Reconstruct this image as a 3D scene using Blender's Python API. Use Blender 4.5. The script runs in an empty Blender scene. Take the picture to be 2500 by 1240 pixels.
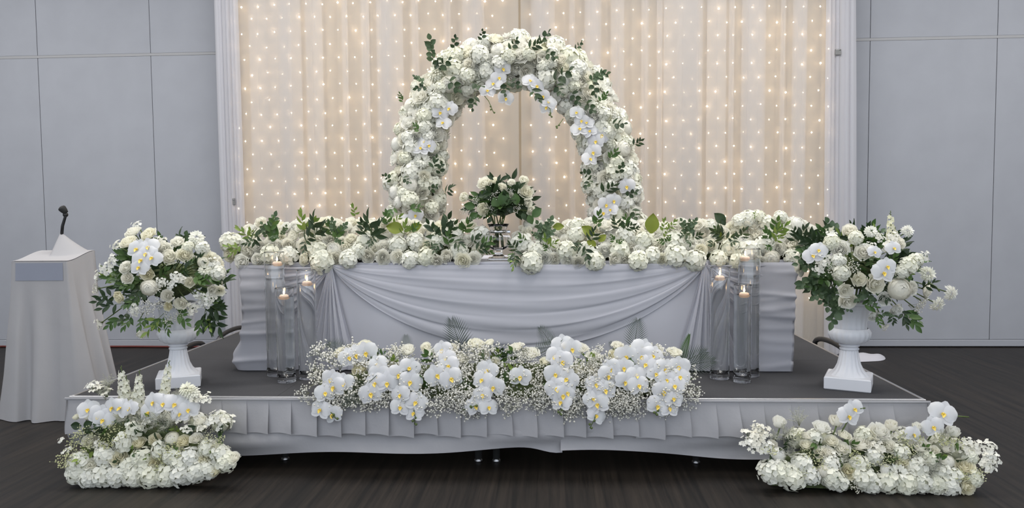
import bpy, math, random
from mathutils import Vector, Matrix, Quaternion
R = random.Random(7)
PI = math.pi
S = bpy.context.scene
COL = S.collection

# ------------------------------------------------------------------ camera
CAM = Vector((0.3834, -4.158, 1.4771)); YAW, PIT, ROL, F = 0.0527, 0.0570, -0.0093, 1816.2
_fw = Vector((-math.sin(YAW)*math.cos(PIT), math.cos(YAW)*math.cos(PIT), -math.sin(PIT)))
_r0 = Vector((math.cos(YAW), math.sin(YAW), 0)); _u0 = _r0.cross(_fw)
_r = _r0*math.cos(ROL) + _u0*math.sin(ROL); _u = _u0*math.cos(ROL) - _r0*math.sin(ROL)
cd = bpy.data.cameras.new('camera'); cd.sensor_width = 36; cd.lens = F/2500*36; cd.clip_end = 100
cam = bpy.data.objects.new('camera', cd); COL.objects.link(cam)
m3 = Matrix((_r, _u, -_fw)).transposed()
cam.matrix_world = Matrix.Translation(CAM) @ m3.to_4x4()
S.camera = cam
# ------------------------------------------------------------------ world, light, exposure
W = bpy.data.worlds.new('world'); S.world = W; W.use_nodes = True
bg = W.node_tree.nodes['Background']; bg.inputs[0].default_value = (0.84, 0.91, 1.0, 1); bg.inputs[1].default_value = 1.05
vs = S.view_settings; vs.view_transform = 'Standard'; vs.look = 'None'; vs.gamma = 1; vs.use_curve_mapping = False
vs.exposure = 0.5
S.cycles.diffuse_bounces = 3; S.cycles.glossy_bounces = 3; S.cycles.transmission_bounces = 20; S.cycles.max_bounces = 20; S.cycles.transparent_max_bounces = 12; S.cycles.adaptive_threshold = 0.02
def area(name, loc, rot, sx, sy, power, col=(1, 0.97, 0.93)):
    l = bpy.data.lights.new(name, 'AREA'); l.shape = 'RECTANGLE'; l.size = sx; l.size_y = sy; l.energy = power; l.color = col
    o = bpy.data.objects.new(name, l); COL.objects.link(o); o.location = loc; o.rotation_euler = rot; return o
for y, pw in ((-3.6, 16), (-1.2, 36), (1.2, 76)):
    for x in (-5.6, -1.9, 1.9, 5.6):
        area('ceiling_lamp', (x, y, 5.1), (0, 0, 0), 1.5, 1.2, pw)

# ------------------------------------------------------------------ helpers
def at(px, py, Y):
    d = _fw + _r*((px-1250)/F) - _u*((py-620)/F)
    return CAM + d*((Y-CAM.y)/d.y)
def toscreen(P):
    d = Vector(P)-CAM; z = d.dot(_fw)
    return 1250+F*d.dot(_r)/z, 620-F*d.dot(_u)/z
def pxm(P): return F/((Vector(P)-CAM).dot(_fw))      # pixels per metre at P
def ss(a, b, x):
    t = min(1, max(0, (x-a)/(b-a))); return t*t*(3-2*t)

class MB:
    def __init__(s): s.v = []; s.f = []; s.m = []
    def add(s, vs_, fs, mi=0, mat=None):
        b = len(s.v)
        s.v += [tuple(mat @ Vector(p)) if mat else tuple(p) for p in vs_]
        s.f += [tuple(b+i for i in f) for f in fs]; s.m += [mi]*len(fs); return s
    def grid(s, fn, nu, nv, mi=0, mat=None, closed=False):
        vs_ = [fn(i/nu, j/nv) for j in range(nv+1) for i in range(nu+1 if not closed else nu)]
        w = nu if closed else nu+1
        fs = []
        for j in range(nv):
            for i in range(nu):
                k = (i+1) % w if closed else i+1
                fs.append((j*w+i, j*w+k, (j+1)*w+k, (j+1)*w+i))
        return s.add(vs_, fs, mi, mat)
    def box(s, c, d, mi=0, bev=0.0, mat=None):
        cx, cy, cz = c; a, b, h = d[0]/2, d[1]/2, d[2]/2
        if bev <= 0:
            vs_ = [(cx+x*a, cy+y*b, cz+z*h) for z in (-1, 1) for x, y in ((-1, -1), (1, -1), (1, 1), (-1, 1))]
            fs = [(3, 2, 1, 0), (4, 5, 6, 7), (0, 1, 5, 4), (1, 2, 6, 5), (2, 3, 7, 6), (3, 0, 4, 7)]
            return s.add(vs_, fs, mi, mat)
        rings = []
        for z, k in ((-h, bev), (-h+bev, 0), (h-bev, 0), (h, bev)):
            rings.append([(cx+x*(a-k), cy+y*(b-k), cz+z) for x, y in ((-1, -1), (1, -1), (1, 1), (-1, 1))])
        vs_ = [p for r in rings for p in r]
        fs = [(3, 2, 1, 0), (12, 13, 14, 15)]
        for j in range(3):
            for i in range(4): fs.append((j*4+i, j*4+(i+1) % 4, j*4+4+(i+1) % 4, j*4+4+i))
        return s.add(vs_, fs, mi, mat)
    def tube(s, pts, rad, n=8, mi=0, cap=True, mat=None):
        pts = [Vector(p) for p in pts]; L = len(pts)
        rads = rad if isinstance(rad, (list, tuple)) else [rad]*L
        vs_ = []; up = None
        for i, p in enumerate(pts):
            t = (pts[min(i+1, L-1)]-pts[max(i-1, 0)]).normalized()
            if up is None: up = t.orthogonal().normalized()
            up = (up - t*up.dot(t)).normalized(); b = t.cross(up)
            vs_ += [p + (up*math.cos(2*PI*k/n)+b*math.sin(2*PI*k/n))*rads[i] for k in range(n)]
        fs = [(i*n+k, i*n+(k+1) % n, (i+1)*n+(k+1) % n, (i+1)*n+k) for i in range(L-1) for k in range(n)]
        if cap: fs += [tuple(range(n-1, -1, -1)), tuple((L-1)*n+k for k in range(n))]
        return s.add(vs_, fs, mi, mat)
    def lathe(s, prof, n=32, mi=0, mat=None, flute=None, cap0=False, cap1=False):
        vs_ = []
        for j, (r, z) in enumerate(prof):
            for k in range(n):
                a = 2*PI*k/n
                rr = r*(1+(flute(j, a) if flute else 0))
                vs_.append((rr*math.cos(a), rr*math.sin(a), z))
        L = len(prof)
        fs = [(j*n+k, j*n+(k+1) % n, (j+1)*n+(k+1) % n, (j+1)*n+k) for j in range(L-1) for k in range(n)]
        if cap0: fs.append(tuple(range(n-1, -1, -1)))
        if cap1: fs.append(tuple((L-1)*n+k for k in range(n)))
        return s.add(vs_, fs, mi, mat)
    def hard(s, prof, n=48, e=.0012):
        """lathe with tight support rings beside every corner, so smooth walls stay straight"""
        out = []
        for i, p in enumerate(prof):
            if i > 0:
                q = prof[i-1]; d = math.hypot(q[0]-p[0], q[1]-p[1]); k = min(.35, e/d); out.append((p[0]+(q[0]-p[0])*k, p[1]+(q[1]-p[1])*k))
            out.append(p)
            if i < len(prof)-1:
                q = prof[i+1]; d = math.hypot(q[0]-p[0], q[1]-p[1]); k = min(.35, e/d); out.append((p[0]+(q[0]-p[0])*k, p[1]+(q[1]-p[1])*k))
        return s.lathe(out, n)
    def ball(s, c, r, mi=0, n=6, m=4, sq=1.0):
        vs_ = [(c[0], c[1], c[2]-r*sq)]
        for j in range(1, m):
            a = -PI/2+PI*j/m
            vs_ += [(c[0]+r*math.cos(a)*math.cos(2*PI*k/n), c[1]+r*math.cos(a)*math.sin(2*PI*k/n), c[2]+r*sq*math.sin(a)) for k in range(n)]
        vs_.append((c[0], c[1], c[2]+r*sq)); T = len(vs_)-1
        fs = [(0, 1+(k+1) % n, 1+k) for k in range(n)]
        for j in range(m-2):
            fs += [(1+j*n+k, 1+j*n+(k+1) % n, 1+(j+1)*n+(k+1) % n, 1+(j+1)*n+k) for k in range(n)]
        b = 1+(m-2)*n
        fs += [(b+k, b+(k+1) % n, T) for k in range(n)]
        return s.add(vs_, fs, mi)
    def mesh(s, name, mats, smooth=True):
        me = bpy.data.meshes.new(name); me.from_pydata(s.v, [], s.f)
        for m in (mats if isinstance(mats, (list, tuple)) else [mats]): me.materials.append(m)
        me.polygons.foreach_set('material_index', s.m)
        me.polygons.foreach_set('use_smooth', [smooth]*len(s.f))
        me.update(); return me

ORG = {}
def link(name, data, parent=None, loc=(0, 0, 0), quat=None, scale=None):
    """loc is a world point; a thing's Empty is never turned or scaled, so a part sits at loc minus the thing's origin."""
    o = bpy.data.objects.new(name, data); COL.objects.link(o)
    l = Vector(loc)
    if parent is not None:
        o.parent = parent; l = l - ORG[parent.name]
    o.location = l
    if quat is not None: o.rotation_mode = 'QUATERNION'; o.rotation_quaternion = quat
    if scale is not None: o.scale = (scale,)*3 if isinstance(scale, (int, float)) else scale
    ORG[o.name] = Vector(loc); return o
def sub(name, data, part, M=None):
    o = bpy.data.objects.new(name, data); COL.objects.link(o); o.parent = part
    if M is not None:
        l, q, s = M.decompose(); o.location = l; o.rotation_mode = 'QUATERNION'; o.rotation_quaternion = q; o.scale = s
    return o
def tag(o, label, cat, group=None):
    o['label'] = label; o['category'] = cat
    if group: o['group'] = group
    return o
def thing(name, label, cat, loc=(0, 0, 0), group=None): return tag(link(name, None, None, loc), label, cat, group)
def struct(o, label=None):
    o['kind'] = 'structure'
    if label: o['label'] = label
    return o
def wpart(name, mb, mat, parent, smooth=True):
    """a part whose mesh was written in world coordinates"""
    o_ = ORG[parent.name]
    mb.v = [(x-o_.x, y-o_.y, z-o_.z) for x, y, z in mb.v]
    return link(name, mb.mesh(name, mat, smooth), parent, o_)

# ------------------------------------------------------------------ materials
def mat(name):
    m = bpy.data.materials.new(name); m.use_nodes = True; nt = m.node_tree
    for n in list(nt.nodes): nt.nodes.remove(n)
    out = nt.nodes.new('ShaderNodeOutputMaterial'); return m, nt, out
def node(nt, t, **kw):
    n = nt.nodes.new(t)
    for k, v in kw.items():
        if k.startswith('_'): setattr(n, k[1:], v)
        else: n.inputs[k.replace('__', ' ')].default_value = v
    return n
def rgba(c): return (c[0], c[1], c[2], 1)
def plain(name, col, rough=0.6, metal=0.0, noise=0.0, nscale=20, bump=0.0, bscale=200, spec=0.5, stretch=None):
    m, nt, out = mat(name)
    b = node(nt, 'ShaderNodeBsdfPrincipled', Roughness=rough, Metallic=metal); b.inputs['Base Color'].default_value = rgba(col)
    b.inputs['Specular IOR Level'].default_value = spec
    tc = node(nt, 'ShaderNodeTexCoord')
    if noise > 0:
        n = node(nt, 'ShaderNodeTexNoise', Scale=nscale, Detail=4)
        if stretch:
            mp = node(nt, 'ShaderNodeMapping'); mp.inputs['Scale'].default_value = stretch
            nt.links.new(tc.outputs['Object'], mp.inputs[0]); nt.links.new(mp.outputs[0], n.inputs[0])
        else: nt.links.new(tc.outputs['Object'], n.inputs[0])
        r = node(nt, 'ShaderNodeValToRGB')
        r.color_ramp.elements[0].position = 0.3; r.color_ramp.elements[1].position = 0.7
        r.color_ramp.elements[0].color = rgba([c*(1-noise) for c in col]); r.color_ramp.elements[1].color = rgba([min(1, c*(1+noise)) for c in col])
        nt.links.new(n.outputs[0], r.inputs[0]); nt.links.new(r.outputs[0], b.inputs['Base Color'])
    if bump > 0:
        n2 = node(nt, 'ShaderNodeTexNoise', Scale=bscale, Detail=3); bp = node(nt, 'ShaderNodeBump', Strength=bump, Distance=0.01)
        nt.links.new(tc.outputs['Object'], n2.inputs[0]); nt.links.new(n2.outputs[0], bp.inputs['Height']); nt.links.new(bp.outputs[0], b.inputs['Normal'])
    nt.links.new(b.outputs[0], out.inputs[0]); return m
def petal_mat(name, c0, c1, trans=0.3):
    """diffuse + translucent petals, shade picked at random per flower"""
    m, nt, out = mat(name)
    oi = node(nt, 'ShaderNodeObjectInfo'); mx = node(nt, 'ShaderNodeMix', _data_type='RGBA')
    mx.inputs['A'].default_value = rgba(c0); mx.inputs['B'].default_value = rgba(c1)
    nt.links.new(oi.outputs['Random'], mx.inputs['Factor'])
    d = node(nt, 'ShaderNodeBsdfDiffuse'); t = node(nt, 'ShaderNodeBsdfTranslucent'); s = node(nt, 'ShaderNodeMixShader', Fac=trans)
    for q in (d, t): nt.links.new(mx.outputs['Result'], q.inputs['Color'])
    nt.links.new(d.outputs[0], s.inputs[1]); nt.links.new(t.outputs[0], s.inputs[2]); nt.links.new(s.outputs[0], out.inputs[0]); return m
def leaf_mat(name, c0, c1):
    m, nt, out = mat(name)
    oi = node(nt, 'ShaderNodeObjectInfo'); mx = node(nt, 'ShaderNodeMix', _data_type='RGBA')
    mx.inputs['A'].default_value = rgba(c0); mx.inputs['B'].default_value = rgba(c1)
    nt.links.new(oi.outputs['Random'], mx.inputs['Factor'])
    b = node(nt, 'ShaderNodeBsdfPrincipled', Roughness=0.5); nt.links.new(mx.outputs['Result'], b.inputs['Base Color'])
    t = node(nt, 'ShaderNodeBsdfTranslucent'); nt.links.new(mx.outputs['Result'], t.inputs['Color']); s = node(nt, 'ShaderNodeMixShader', Fac=0.2)
    nt.links.new(b.outputs[0], s.inputs[1]); nt.links.new(t.outputs[0], s.inputs[2]); nt.links.new(s.outputs[0], out.inputs[0]); return m
def cloth_mat(name, col, alpha=1.0, trans=0.25, weave=600, wbump=0.05, wrinkle=0.0):
    m, nt, out = mat(name)
    d = node(nt, 'ShaderNodeBsdfDiffuse', Color=rgba(col)); t = node(nt, 'ShaderNodeBsdfTranslucent', Color=rgba(col))
    tc = node(nt, 'ShaderNodeTexCoord')
    if wrinkle > 0:
        n = node(nt, 'ShaderNodeTexNoise', Scale=9, Detail=5); bp = node(nt, 'ShaderNodeBump', Strength=wrinkle, Distance=0.02)
        nt.links.new(tc.outputs['Object'], n.inputs[0]); nt.links.new(n.outputs[0], bp.inputs['Height']); nt.links.new(bp.outputs[0], d.inputs['Normal'])
    s = node(nt, 'ShaderNodeMixShader', Fac=trans)
    nt.links.new(d.outputs[0], s.inputs[1]); nt.links.new(t.outputs[0], s.inputs[2]); last = s
    if alpha < 1:
        tr = node(nt, 'ShaderNodeBsdfTransparent'); a = node(nt, 'ShaderNodeMixShader', Fac=alpha)
        nt.links.new(tr.outputs[0], a.inputs[1]); nt.links.new(s.outputs[0], a.inputs[2]); last = a
    nt.links.new(last.outputs[0], out.inputs[0]); return m
def emit(name, col, st):
    m, nt, out = mat(name); e = node(nt, 'ShaderNodeEmission', Color=rgba(col), Strength=st); nt.links.new(e.outputs[0], out.inputs[0]); return m
def glass(name, ior, col=(1, 1, 1), rough=0.0):
    m, nt, out = mat(name); g = node(nt, 'ShaderNodeBsdfGlass', Color=rgba(col), Roughness=rough, IOR=ior); nt.links.new(g.outputs[0], out.inputs[0]); return m

M = {}
M['wall'] = plain('wall_panel_fabric', (0.35, 0.365, 0.405), 0.9, noise=0.03, nscale=3, bump=0.08, bscale=400, spec=0.1)
M['wall_gap'] = plain('wall_joint', (0.24, 0.225, 0.215), 0.9)
M['rail'] = plain('wall_rail', (0.34, 0.345, 0.36), 0.7)
M['ceiling'] = plain('ceiling_paint', (0.8, 0.8, 0.8), 0.9)
M['deck'] = plain('stage_carpet', (0.060, 0.060, 0.065), 0.95, noise=0.22, nscale=260, bump=0.3, bscale=700, spec=0.15)
M['alu'] = plain('aluminium_edge', (0.55, 0.55, 0.56), 0.35, 1.0)
M['blackmetal'] = plain('black_metal', (0.012, 0.012, 0.013), 0.35)
M['dark'] = plain('dark_frame', (0.02, 0.02, 0.02), 0.8)
M['skirt'] = cloth_mat('skirt_cloth', (0.44, 0.435, 0.455), trans=0.12, wrinkle=0.25)  # white cloth; weaker light near the floor is put into this greyer colour
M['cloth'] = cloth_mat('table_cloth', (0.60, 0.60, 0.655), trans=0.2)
M['lectern'] = cloth_mat('lectern_cloth', (0.43, 0.425, 0.44), trans=0.15, wrinkle=0.15)  # white cloth too, its colour darkened to stand in for dimmer light
M['bluepanel'] = cloth_mat('lectern_panel', (0.29, 0.31, 0.375), trans=0.1)
M['lining'] = cloth_mat('curtain_lining', (0.42, 0.36, 0.28), trans=0.1)
M['sheer'] = cloth_mat('sheer_curtain', (0.78, 0.75, 0.73), alpha=0.42, trans=0.35)
M['sheer_end'] = cloth_mat('sheer_end_curtain', (0.72, 0.72, 0.765), alpha=0.75, trans=0.4)
M['bulb'] = emit('warm_bulb', (1.0, 0.77, 0.49), 26)
M['wire'] = plain('clear_wire', (0.6, 0.58, 0.52), 0.5)
M['urn'] = plain('white_urn_plastic', (0.66, 0.67, 0.71), 0.45)
M['glass'] = glass('clear_glass', 1.45, (1, 1, 1))
M['water'] = glass('water', 1.33, (0.985, 0.995, 1.0))
M['crystal'] = glass('crystal', 1.5, (0.9, 0.9, 0.9))
M['silver'] = plain('silver_band', (0.6, 0.6, 0.62), 0.2, 1.0)
M['wax'] = cloth_mat('candle_wax', (0.92, 0.82, 0.74), trans=0.5)
M['flame'] = emit('flame', (1.0, 0.62, 0.28), 110)
M['wick'] = plain('wick', (0.02, 0.02, 0.02), 0.9)
M['red'] = plain('red_cable', (0.13, 0.025, 0.02), 0.6)
M['clip'] = plain('grey_clip', (0.18, 0.18, 0.18), 0.5)
M['p_white'] = petal_mat('petal_white', (0.93, 0.93, 0.885), (0.93, 0.91, 0.82), .38)
M['p_ivory'] = petal_mat('petal_ivory', (0.94, 0.93, 0.86), (0.94, 0.92, 0.79), .4)
M['p_cream'] = petal_mat('petal_cream', (0.93, 0.90, 0.74), (0.92, 0.88, 0.68), .4)
M['p_hyd'] = petal_mat('petal_hydrangea', (0.92, 0.92, 0.865), (0.91, 0.91, 0.79), .35)
M['p_orchid'] = petal_mat('petal_orchid', (0.86, 0.86, 0.88), (0.84, 0.85, 0.86), 0.35)
M['p_stock'] = petal_mat('petal_stock', (0.92, 0.91, 0.72), (0.92, 0.92, 0.82), .35)
M['lip'] = plain('orchid_lip', (0.78, 0.58, 0.10), 0.5)
M['core_g'] = plain('hydrangea_core', (0.66, 0.67, 0.52), 0.9)
M['gyp'] = petal_mat('gyp_white', (0.86, 0.85, 0.80), (0.82, 0.80, 0.72), 0.25)
M['gypg'] = petal_mat('gyp_green', (0.60, 0.62, 0.33), (0.72, 0.72, 0.50), 0.2)
M['stem'] = plain('stem_green', (0.09, 0.13, 0.035), 0.6)
M['gstem'] = plain('gyp_stem', (0.30, 0.31, 0.19), 0.7)
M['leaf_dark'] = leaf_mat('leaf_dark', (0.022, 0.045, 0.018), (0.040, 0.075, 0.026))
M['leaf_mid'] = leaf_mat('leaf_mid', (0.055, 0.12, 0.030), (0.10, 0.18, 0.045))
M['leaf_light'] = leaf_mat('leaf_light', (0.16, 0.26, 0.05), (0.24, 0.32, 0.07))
M['leaf_euc'] = leaf_mat('leaf_eucalyptus', (0.07, 0.12, 0.06), (0.12, 0.18, 0.09))
M['leaf_yel'] = leaf_mat('leaf_yellow_green', (0.15, 0.20, 0.015), (0.22, 0.26, 0.02))
M['foam'] = plain('moss_core', (0.07, 0.09, 0.035), 0.95, noise=0.4, nscale=60)
M['fuzz'] = petal_mat('fern_white', (0.62, 0.63, 0.55), (0.70, 0.70, 0.62), 0.3)
M['palm'] = leaf_mat('palm_green', (0.030, 0.050, 0.028), (0.05, 0.08, 0.04))
# floor: dark vinyl boards, grain along depth
m, nt, out = mat('dark_wood_floor'); M['floor'] = m
b = node(nt, 'ShaderNodeBsdfPrincipled', Roughness=0.5); b.inputs['Specular IOR Level'].default_value = 0.3; tc = node(nt, 'ShaderNodeTexCoord')
mp = node(nt, 'ShaderNodeMapping'); mp.inputs['Scale'].default_value = (16, 0.55, 1)
n1 = node(nt, 'ShaderNodeTexNoise', Scale=1.6, Detail=8, Roughness=0.65)
nt.links.new(tc.outputs['Object'], mp.inputs[0]); nt.links.new(mp.outputs[0], n1.inputs[0])
r = node(nt, 'ShaderNodeValToRGB'); r.color_ramp.elements[0].position = 0.36; r.color_ramp.elements[1].position = 0.70
r.color_ramp.elements[0].color = (0.0050, 0.0042, 0.0036, 1); r.color_ramp.elements[1].color = (0.0245, 0.0190, 0.0150, 1)
br = node(nt, 'ShaderNodeTexBrick', Scale=1.0, **{'Mortar__Size': 0.0015}); br.inputs['Color1'].default_value = (0.85, 0.85, 0.85, 1); br.inputs['Color2'].default_value = (1.1, 1.08, 1.05, 1); br.inputs['Mortar'].default_value = (0.55, 0.55, 0.55, 1)
br.inputs['Brick Width'].default_value = 1.2; br.inputs['Row Height'].default_value = 0.15
mp2 = node(nt, 'ShaderNodeMapping'); mp2.inputs['Rotation'].default_value = (0, 0, PI/2)
nt.links.new(tc.outputs['Object'], mp2.inputs[0]); nt.links.new(mp2.outputs[0], br.inputs[0])
mx = node(nt, 'ShaderNodeMix', _data_type='RGBA', _blend_type='MULTIPLY'); mx.inputs['Factor'].default_value = 1
nt.links.new(n1.outputs[0], r.inputs[0]); nt.links.new(r.outputs[0], mx.inputs['A']); nt.links.new(br.outputs[0], mx.inputs['B'])
nt.links.new(mx.outputs['Result'], b.inputs['Base Color']); nt.links.new(b.outputs[0], out.inputs[0])

# ------------------------------------------------------------------ the room
YW = 3.89; CEIL = 5.2; XL, XR = -8.25, 8.8; YF = -9.0; YC = -5.2
def one(name, mb, m, smooth=False): return link(name, mb.mesh(name, m, smooth))
struct(one('floor', MB().box(((XL+XR)/2, (YF+YW)/2+.1, -0.05), (XR-XL, YW-YF+.2, 0.1)), M['floor']))
struct(one('ceiling', MB().box(((XL+XR)/2, (YC+YW)/2+.1, CEIL+0.05), (XR-XL, YW-YC+.2, 0.1)), M['ceiling']))
struct(one('wall_left', MB().box((XL-.05, (YC+YW)/2+.1, CEIL/2), (0.1, YW-YC+.2, CEIL)), M['wall']))
struct(one('wall_right', MB().box((XR+.05, (YC+YW)/2+.1, CEIL/2), (0.1, YW-YC+.2, CEIL)), M['wall']))
wb = struct(one('wall_back', MB().box(((XL+XR)/2, YW+.075, CEIL/2), (XR-XL, 0.1, CEIL)), M['wall_gap']))
J0, JS = -5.267, 1.283
meshes = {}
for k in range(-3, 12):
    x0 = J0+JS*k; x1 = x0+JS
    x0c, x1c = max(x0, XL), min(x1, XR)
    if x1c-x0c < .05: continue
    for z0, z1 in ((0.082, 3.2155), (3.2445, CEIL)):
        w, h = x1c-x0c-0.007, z1-z0
        key = (round(w, 3), round(h, 3))
        if key not in meshes: meshes[key] = MB().box((0, 0, 0), (w, 0.03, h), bev=0.003).mesh('wall_panel', M['wall'], False)
        o = sub('panel', meshes[key], wb); o.location = ((x0c+x1c)/2, YW+.0101, (z0+z1)/2)
o = sub('rail', MB().box((0, 0, 0), (XR-XL, 0.03, 0.028), bev=.001).mesh('rail', M['rail'], False), wb); o.location = ((XL+XR)/2, YW+.0085, 3.23)
struct(one('baseboard_back', MB().box(((XL+XR)/2, YW-.006, 0.045), (XR-XL, 0.024, 0.068), bev=.004), M['wall']))
cab = [(-6.0+i*0.35, YW-.05+.012*math.sin(i*1.7), 0.012) for i in range(11)]
tag(one('floor_cable', MB().tube(cab, 0.011, 6), M['red'], True), 'dark red cable lying along the foot of the left wall', 'cable')

# ------------------------------------------------------------------ stage
SW, SD, SH = 2.44, 2.44, 0.42
st = thing('stage', 'low carpeted stage with grey deck and metal edge carrying the head table', 'stage', (0, SD/2, 0))
for ix in range(4):
    for y0, y1 in ((0.02, 1.085), (1.089, SD-.02)):
        x0 = -SW+.02+ix*(2*SW-.04)/4
        wpart('deck_panel', MB().box((x0+(2*SW-.04)/8, (y0+y1)/2, SH-.012), ((2*SW-.04)/4-.0015, y1-y0, 0.024), bev=.0015), M['deck'], st, False)
fr = MB()
fr.box((0, .01, SH-.0195), (2*SW, .02, .045), bev=.002); fr.box((0, SD-.01, SH-.0195), (2*SW, .02, .045), bev=.002)
wpart('edge_trim', fr, M['alu'], st, False)
for x in (-SW+.01, SW-.01): wpart('edge_trim', MB().box((x, SD/2, SH-.0195), (.02, SD-.04, .045), bev=.002), M['alu'], st, False)
wpart('under_frame', MB().box((0, SD/2, SH-.055), (2*SW-.1, SD-.1, .05)), M['dark'], st, False)
for x in (-2.3, -1.22, -0.055, 0.052, 1.22, 2.3):
    for y in (.16, 1.2, 2.25):
        lg = MB().tube([(x, y, 0.02), (x, y, SH-.06)], 0.021, 10)
        l = wpart('leg', lg, M['dark'], st)
        sub('foot', MB().lathe([(0.0, 0), (.024, 0), (.024, .012), (.012, .02), (.012, .04)], 12).mesh('foot', M['alu']), l).location = Vector((x, y, 0))-ORG[st.name]
# skirts: pleated valance over a plain under-skirt
def skirt(label, x0, x1, corner, seed):
    rr = random.Random(seed)
    t = thing('stage_skirt', label, 'skirt', ((x0+x1)/2, -.02, 0), 'cloth skirts clipped round the stage')
    edges = [x0]
    while edges[-1] < x1-.08: edges.append(min(x1, edges[-1]+rr.uniform(.125, .15)))
    edges[-1] = x1
    vm = MB(); ZT = SH-.004
    for a, b_ in zip(edges[:-1], edges[1:]):
        hm = 0.208+rr.uniform(-.008, .008); fl = rr.uniform(.018, .030); sk = rr.uniform(-.006, .006); dnt = rr.uniform(.3, 1)
        def fn(u, v, a=a, b_=b_, hm=hm, fl=fl, sk=sk, dnt=dnt):
            z = ZT-(ZT-hm)*v; k = ss(.06, .9, v)
            return (a+(b_-a)*u+.012*(u-.3)*k+sk*v, -.006-.012*k-fl*k*(u**1.6)+.010*k*dnt*math.sin(PI*u)*math.sin(v*3), z+(.006*math.sin(PI*u)*v))
        vm.grid(fn, 8, 8)
        def rt(u, v, a=a, b_=b_, hm=hm, fl=fl, sk=sk):   # the turned-in return of the pleat
            z = ZT-(ZT-hm)*v; k = ss(.06, .9, v)
            return (b_+.0084*k+sk*v-.03*u*k, -.006-.012*k-fl*k*(1-u)-.001, z)
        vm.grid(rt, 2, 8)
    wpart('valance', vm, M['skirt'], t)
    um = MB(); ph = rr.uniform(0, 6)
    def un(u, v):
        x = x0+(x1-x0)*u
        zb = .105+.022*math.cos((x-.3)*2.1+ph*.1)-.012*math.sin(x*5+ph)
        if corner is not None: zb -= .03*math.exp(-((x-corner)/.12)**2)
        z = ZT-(ZT-zb)*v
        y = -.004+.016*math.sin(x*4+ph+v*2)*v + .014*math.sin(x*2.3+z*30+ph)*ss(.3, 1, v) + .009*math.sin(x*5-z*44)*v
        return (x, y, z)
    um.grid(un, int((x1-x0)*28), 14)
    wpart('under_skirt', um, M['skirt'], t)
    wpart('header', MB().box(((x0+x1)/2, -.009, ZT-.005), (x1-x0, .008, .012), bev=.002), M['skirt'], t, False)
    return t
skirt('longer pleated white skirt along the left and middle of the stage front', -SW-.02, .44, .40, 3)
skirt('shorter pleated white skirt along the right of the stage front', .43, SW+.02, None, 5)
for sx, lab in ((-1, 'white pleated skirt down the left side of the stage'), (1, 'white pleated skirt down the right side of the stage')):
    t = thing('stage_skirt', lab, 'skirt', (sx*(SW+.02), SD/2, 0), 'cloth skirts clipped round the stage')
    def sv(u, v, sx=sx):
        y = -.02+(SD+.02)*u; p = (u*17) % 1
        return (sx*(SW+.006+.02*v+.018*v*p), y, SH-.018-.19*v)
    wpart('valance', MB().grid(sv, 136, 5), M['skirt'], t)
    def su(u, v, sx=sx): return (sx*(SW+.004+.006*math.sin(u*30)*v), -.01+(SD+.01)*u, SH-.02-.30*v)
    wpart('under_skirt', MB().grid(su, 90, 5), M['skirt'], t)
# black bent tubes showing beyond the deck's side edges
def bent(x, ya, yb, top, lab):
    pts = [(x, ya-.10, 0.0), (x, ya-.10, .20)]
    for i in range(13):
        a = PI*i/12; pts.append((x, (ya+yb)/2-math.cos(a)*(yb-ya)/2*1.05, .34+(top-.34)*math.sin(a)**.6))
    pts += [(x, yb+.08, .2), (x, yb+.08, 0)]
    tag(one('bent_tube', MB().tube(pts, .02, 10), M['blackmetal'], True), lab, 'tube', 'black tubes beside the stage')
bent(-2.53, 1.47, 1.88, .425, 'black bent tube rising beside the left stage edge, nearer the urn')
bent(-2.53, 2.16, 2.75, .425, 'black bent tube rising beside the left stage edge, nearer the curtain')
bent(2.53, 1.25, 1.98, .455, 'black bent tube rising beside the right stage edge')

# ------------------------------------------------------------------ backdrop curtains and light nets
YB = 3.40
def folded(x0, x1, rr, w=(.12, .46), back=(.03, .24), dep=.012):
    """plan of a hanging sheer: runs forward, doubles back a little, runs on - fabric lies three deep in each pleat"""
    pts = [(x0, 0)]; x = x0
    while x < x1:
        f = min(rr.uniform(*w), x1-x+.01); n = 4
        for i in range(1, n+1): pts.append((x+f*i/n, -dep*.8*math.sin(PI*i/n)))
        x += f
        if x >= x1: break
        bk = rr.uniform(*back)
        pts += [(x+.004, dep*.5), (x-bk*.5, dep*.9), (x-bk, dep*.8), (x-bk-.003, dep*.3)]
        x -= bk
    return pts
def curtain(name, label, pts, yb, ztop, zbot, m, lean=0.0, flare=0.0, group=None, xc=0, seed=0, folds=.004):
    rr = random.Random(seed); ph = [rr.uniform(0, 6) for _ in pts]
    nv = 14
    def fn(u, v):
        i = min(len(pts)-1, round(u*(len(pts)-1))); x, y = pts[i]; z = ztop+(zbot-ztop)*v
        x = x+lean*v+(x-xc)*flare*v+folds*math.sin(v*5+ph[i]*.4)
        return (x-xc, y*(1+.35*math.sin(v*3+ph[i]*.6)), z)
    o = link(name, MB().grid(fn, len(pts)-1, nv).mesh(name, m), None, (xc, yb, 0))
    return tag(o, label, 'curtain', group)
rr = random.Random(21)
curtain('backing_curtain', 'opaque off-white curtain behind the left fairy lights', folded(-2.95, .13, rr, (.1, .22), (.02, .04), .02), YB+.07, 4.2, .02, M['lining'], xc=-1.4, seed=1)
curtain('backing_curtain', 'opaque off-white curtain behind the right fairy lights', folded(.02, 3.25, rr, (.1, .22), (.02, .04), .02), YB+.075, 4.2, .02, M['lining'], xc=1.7, seed=2)
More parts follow.
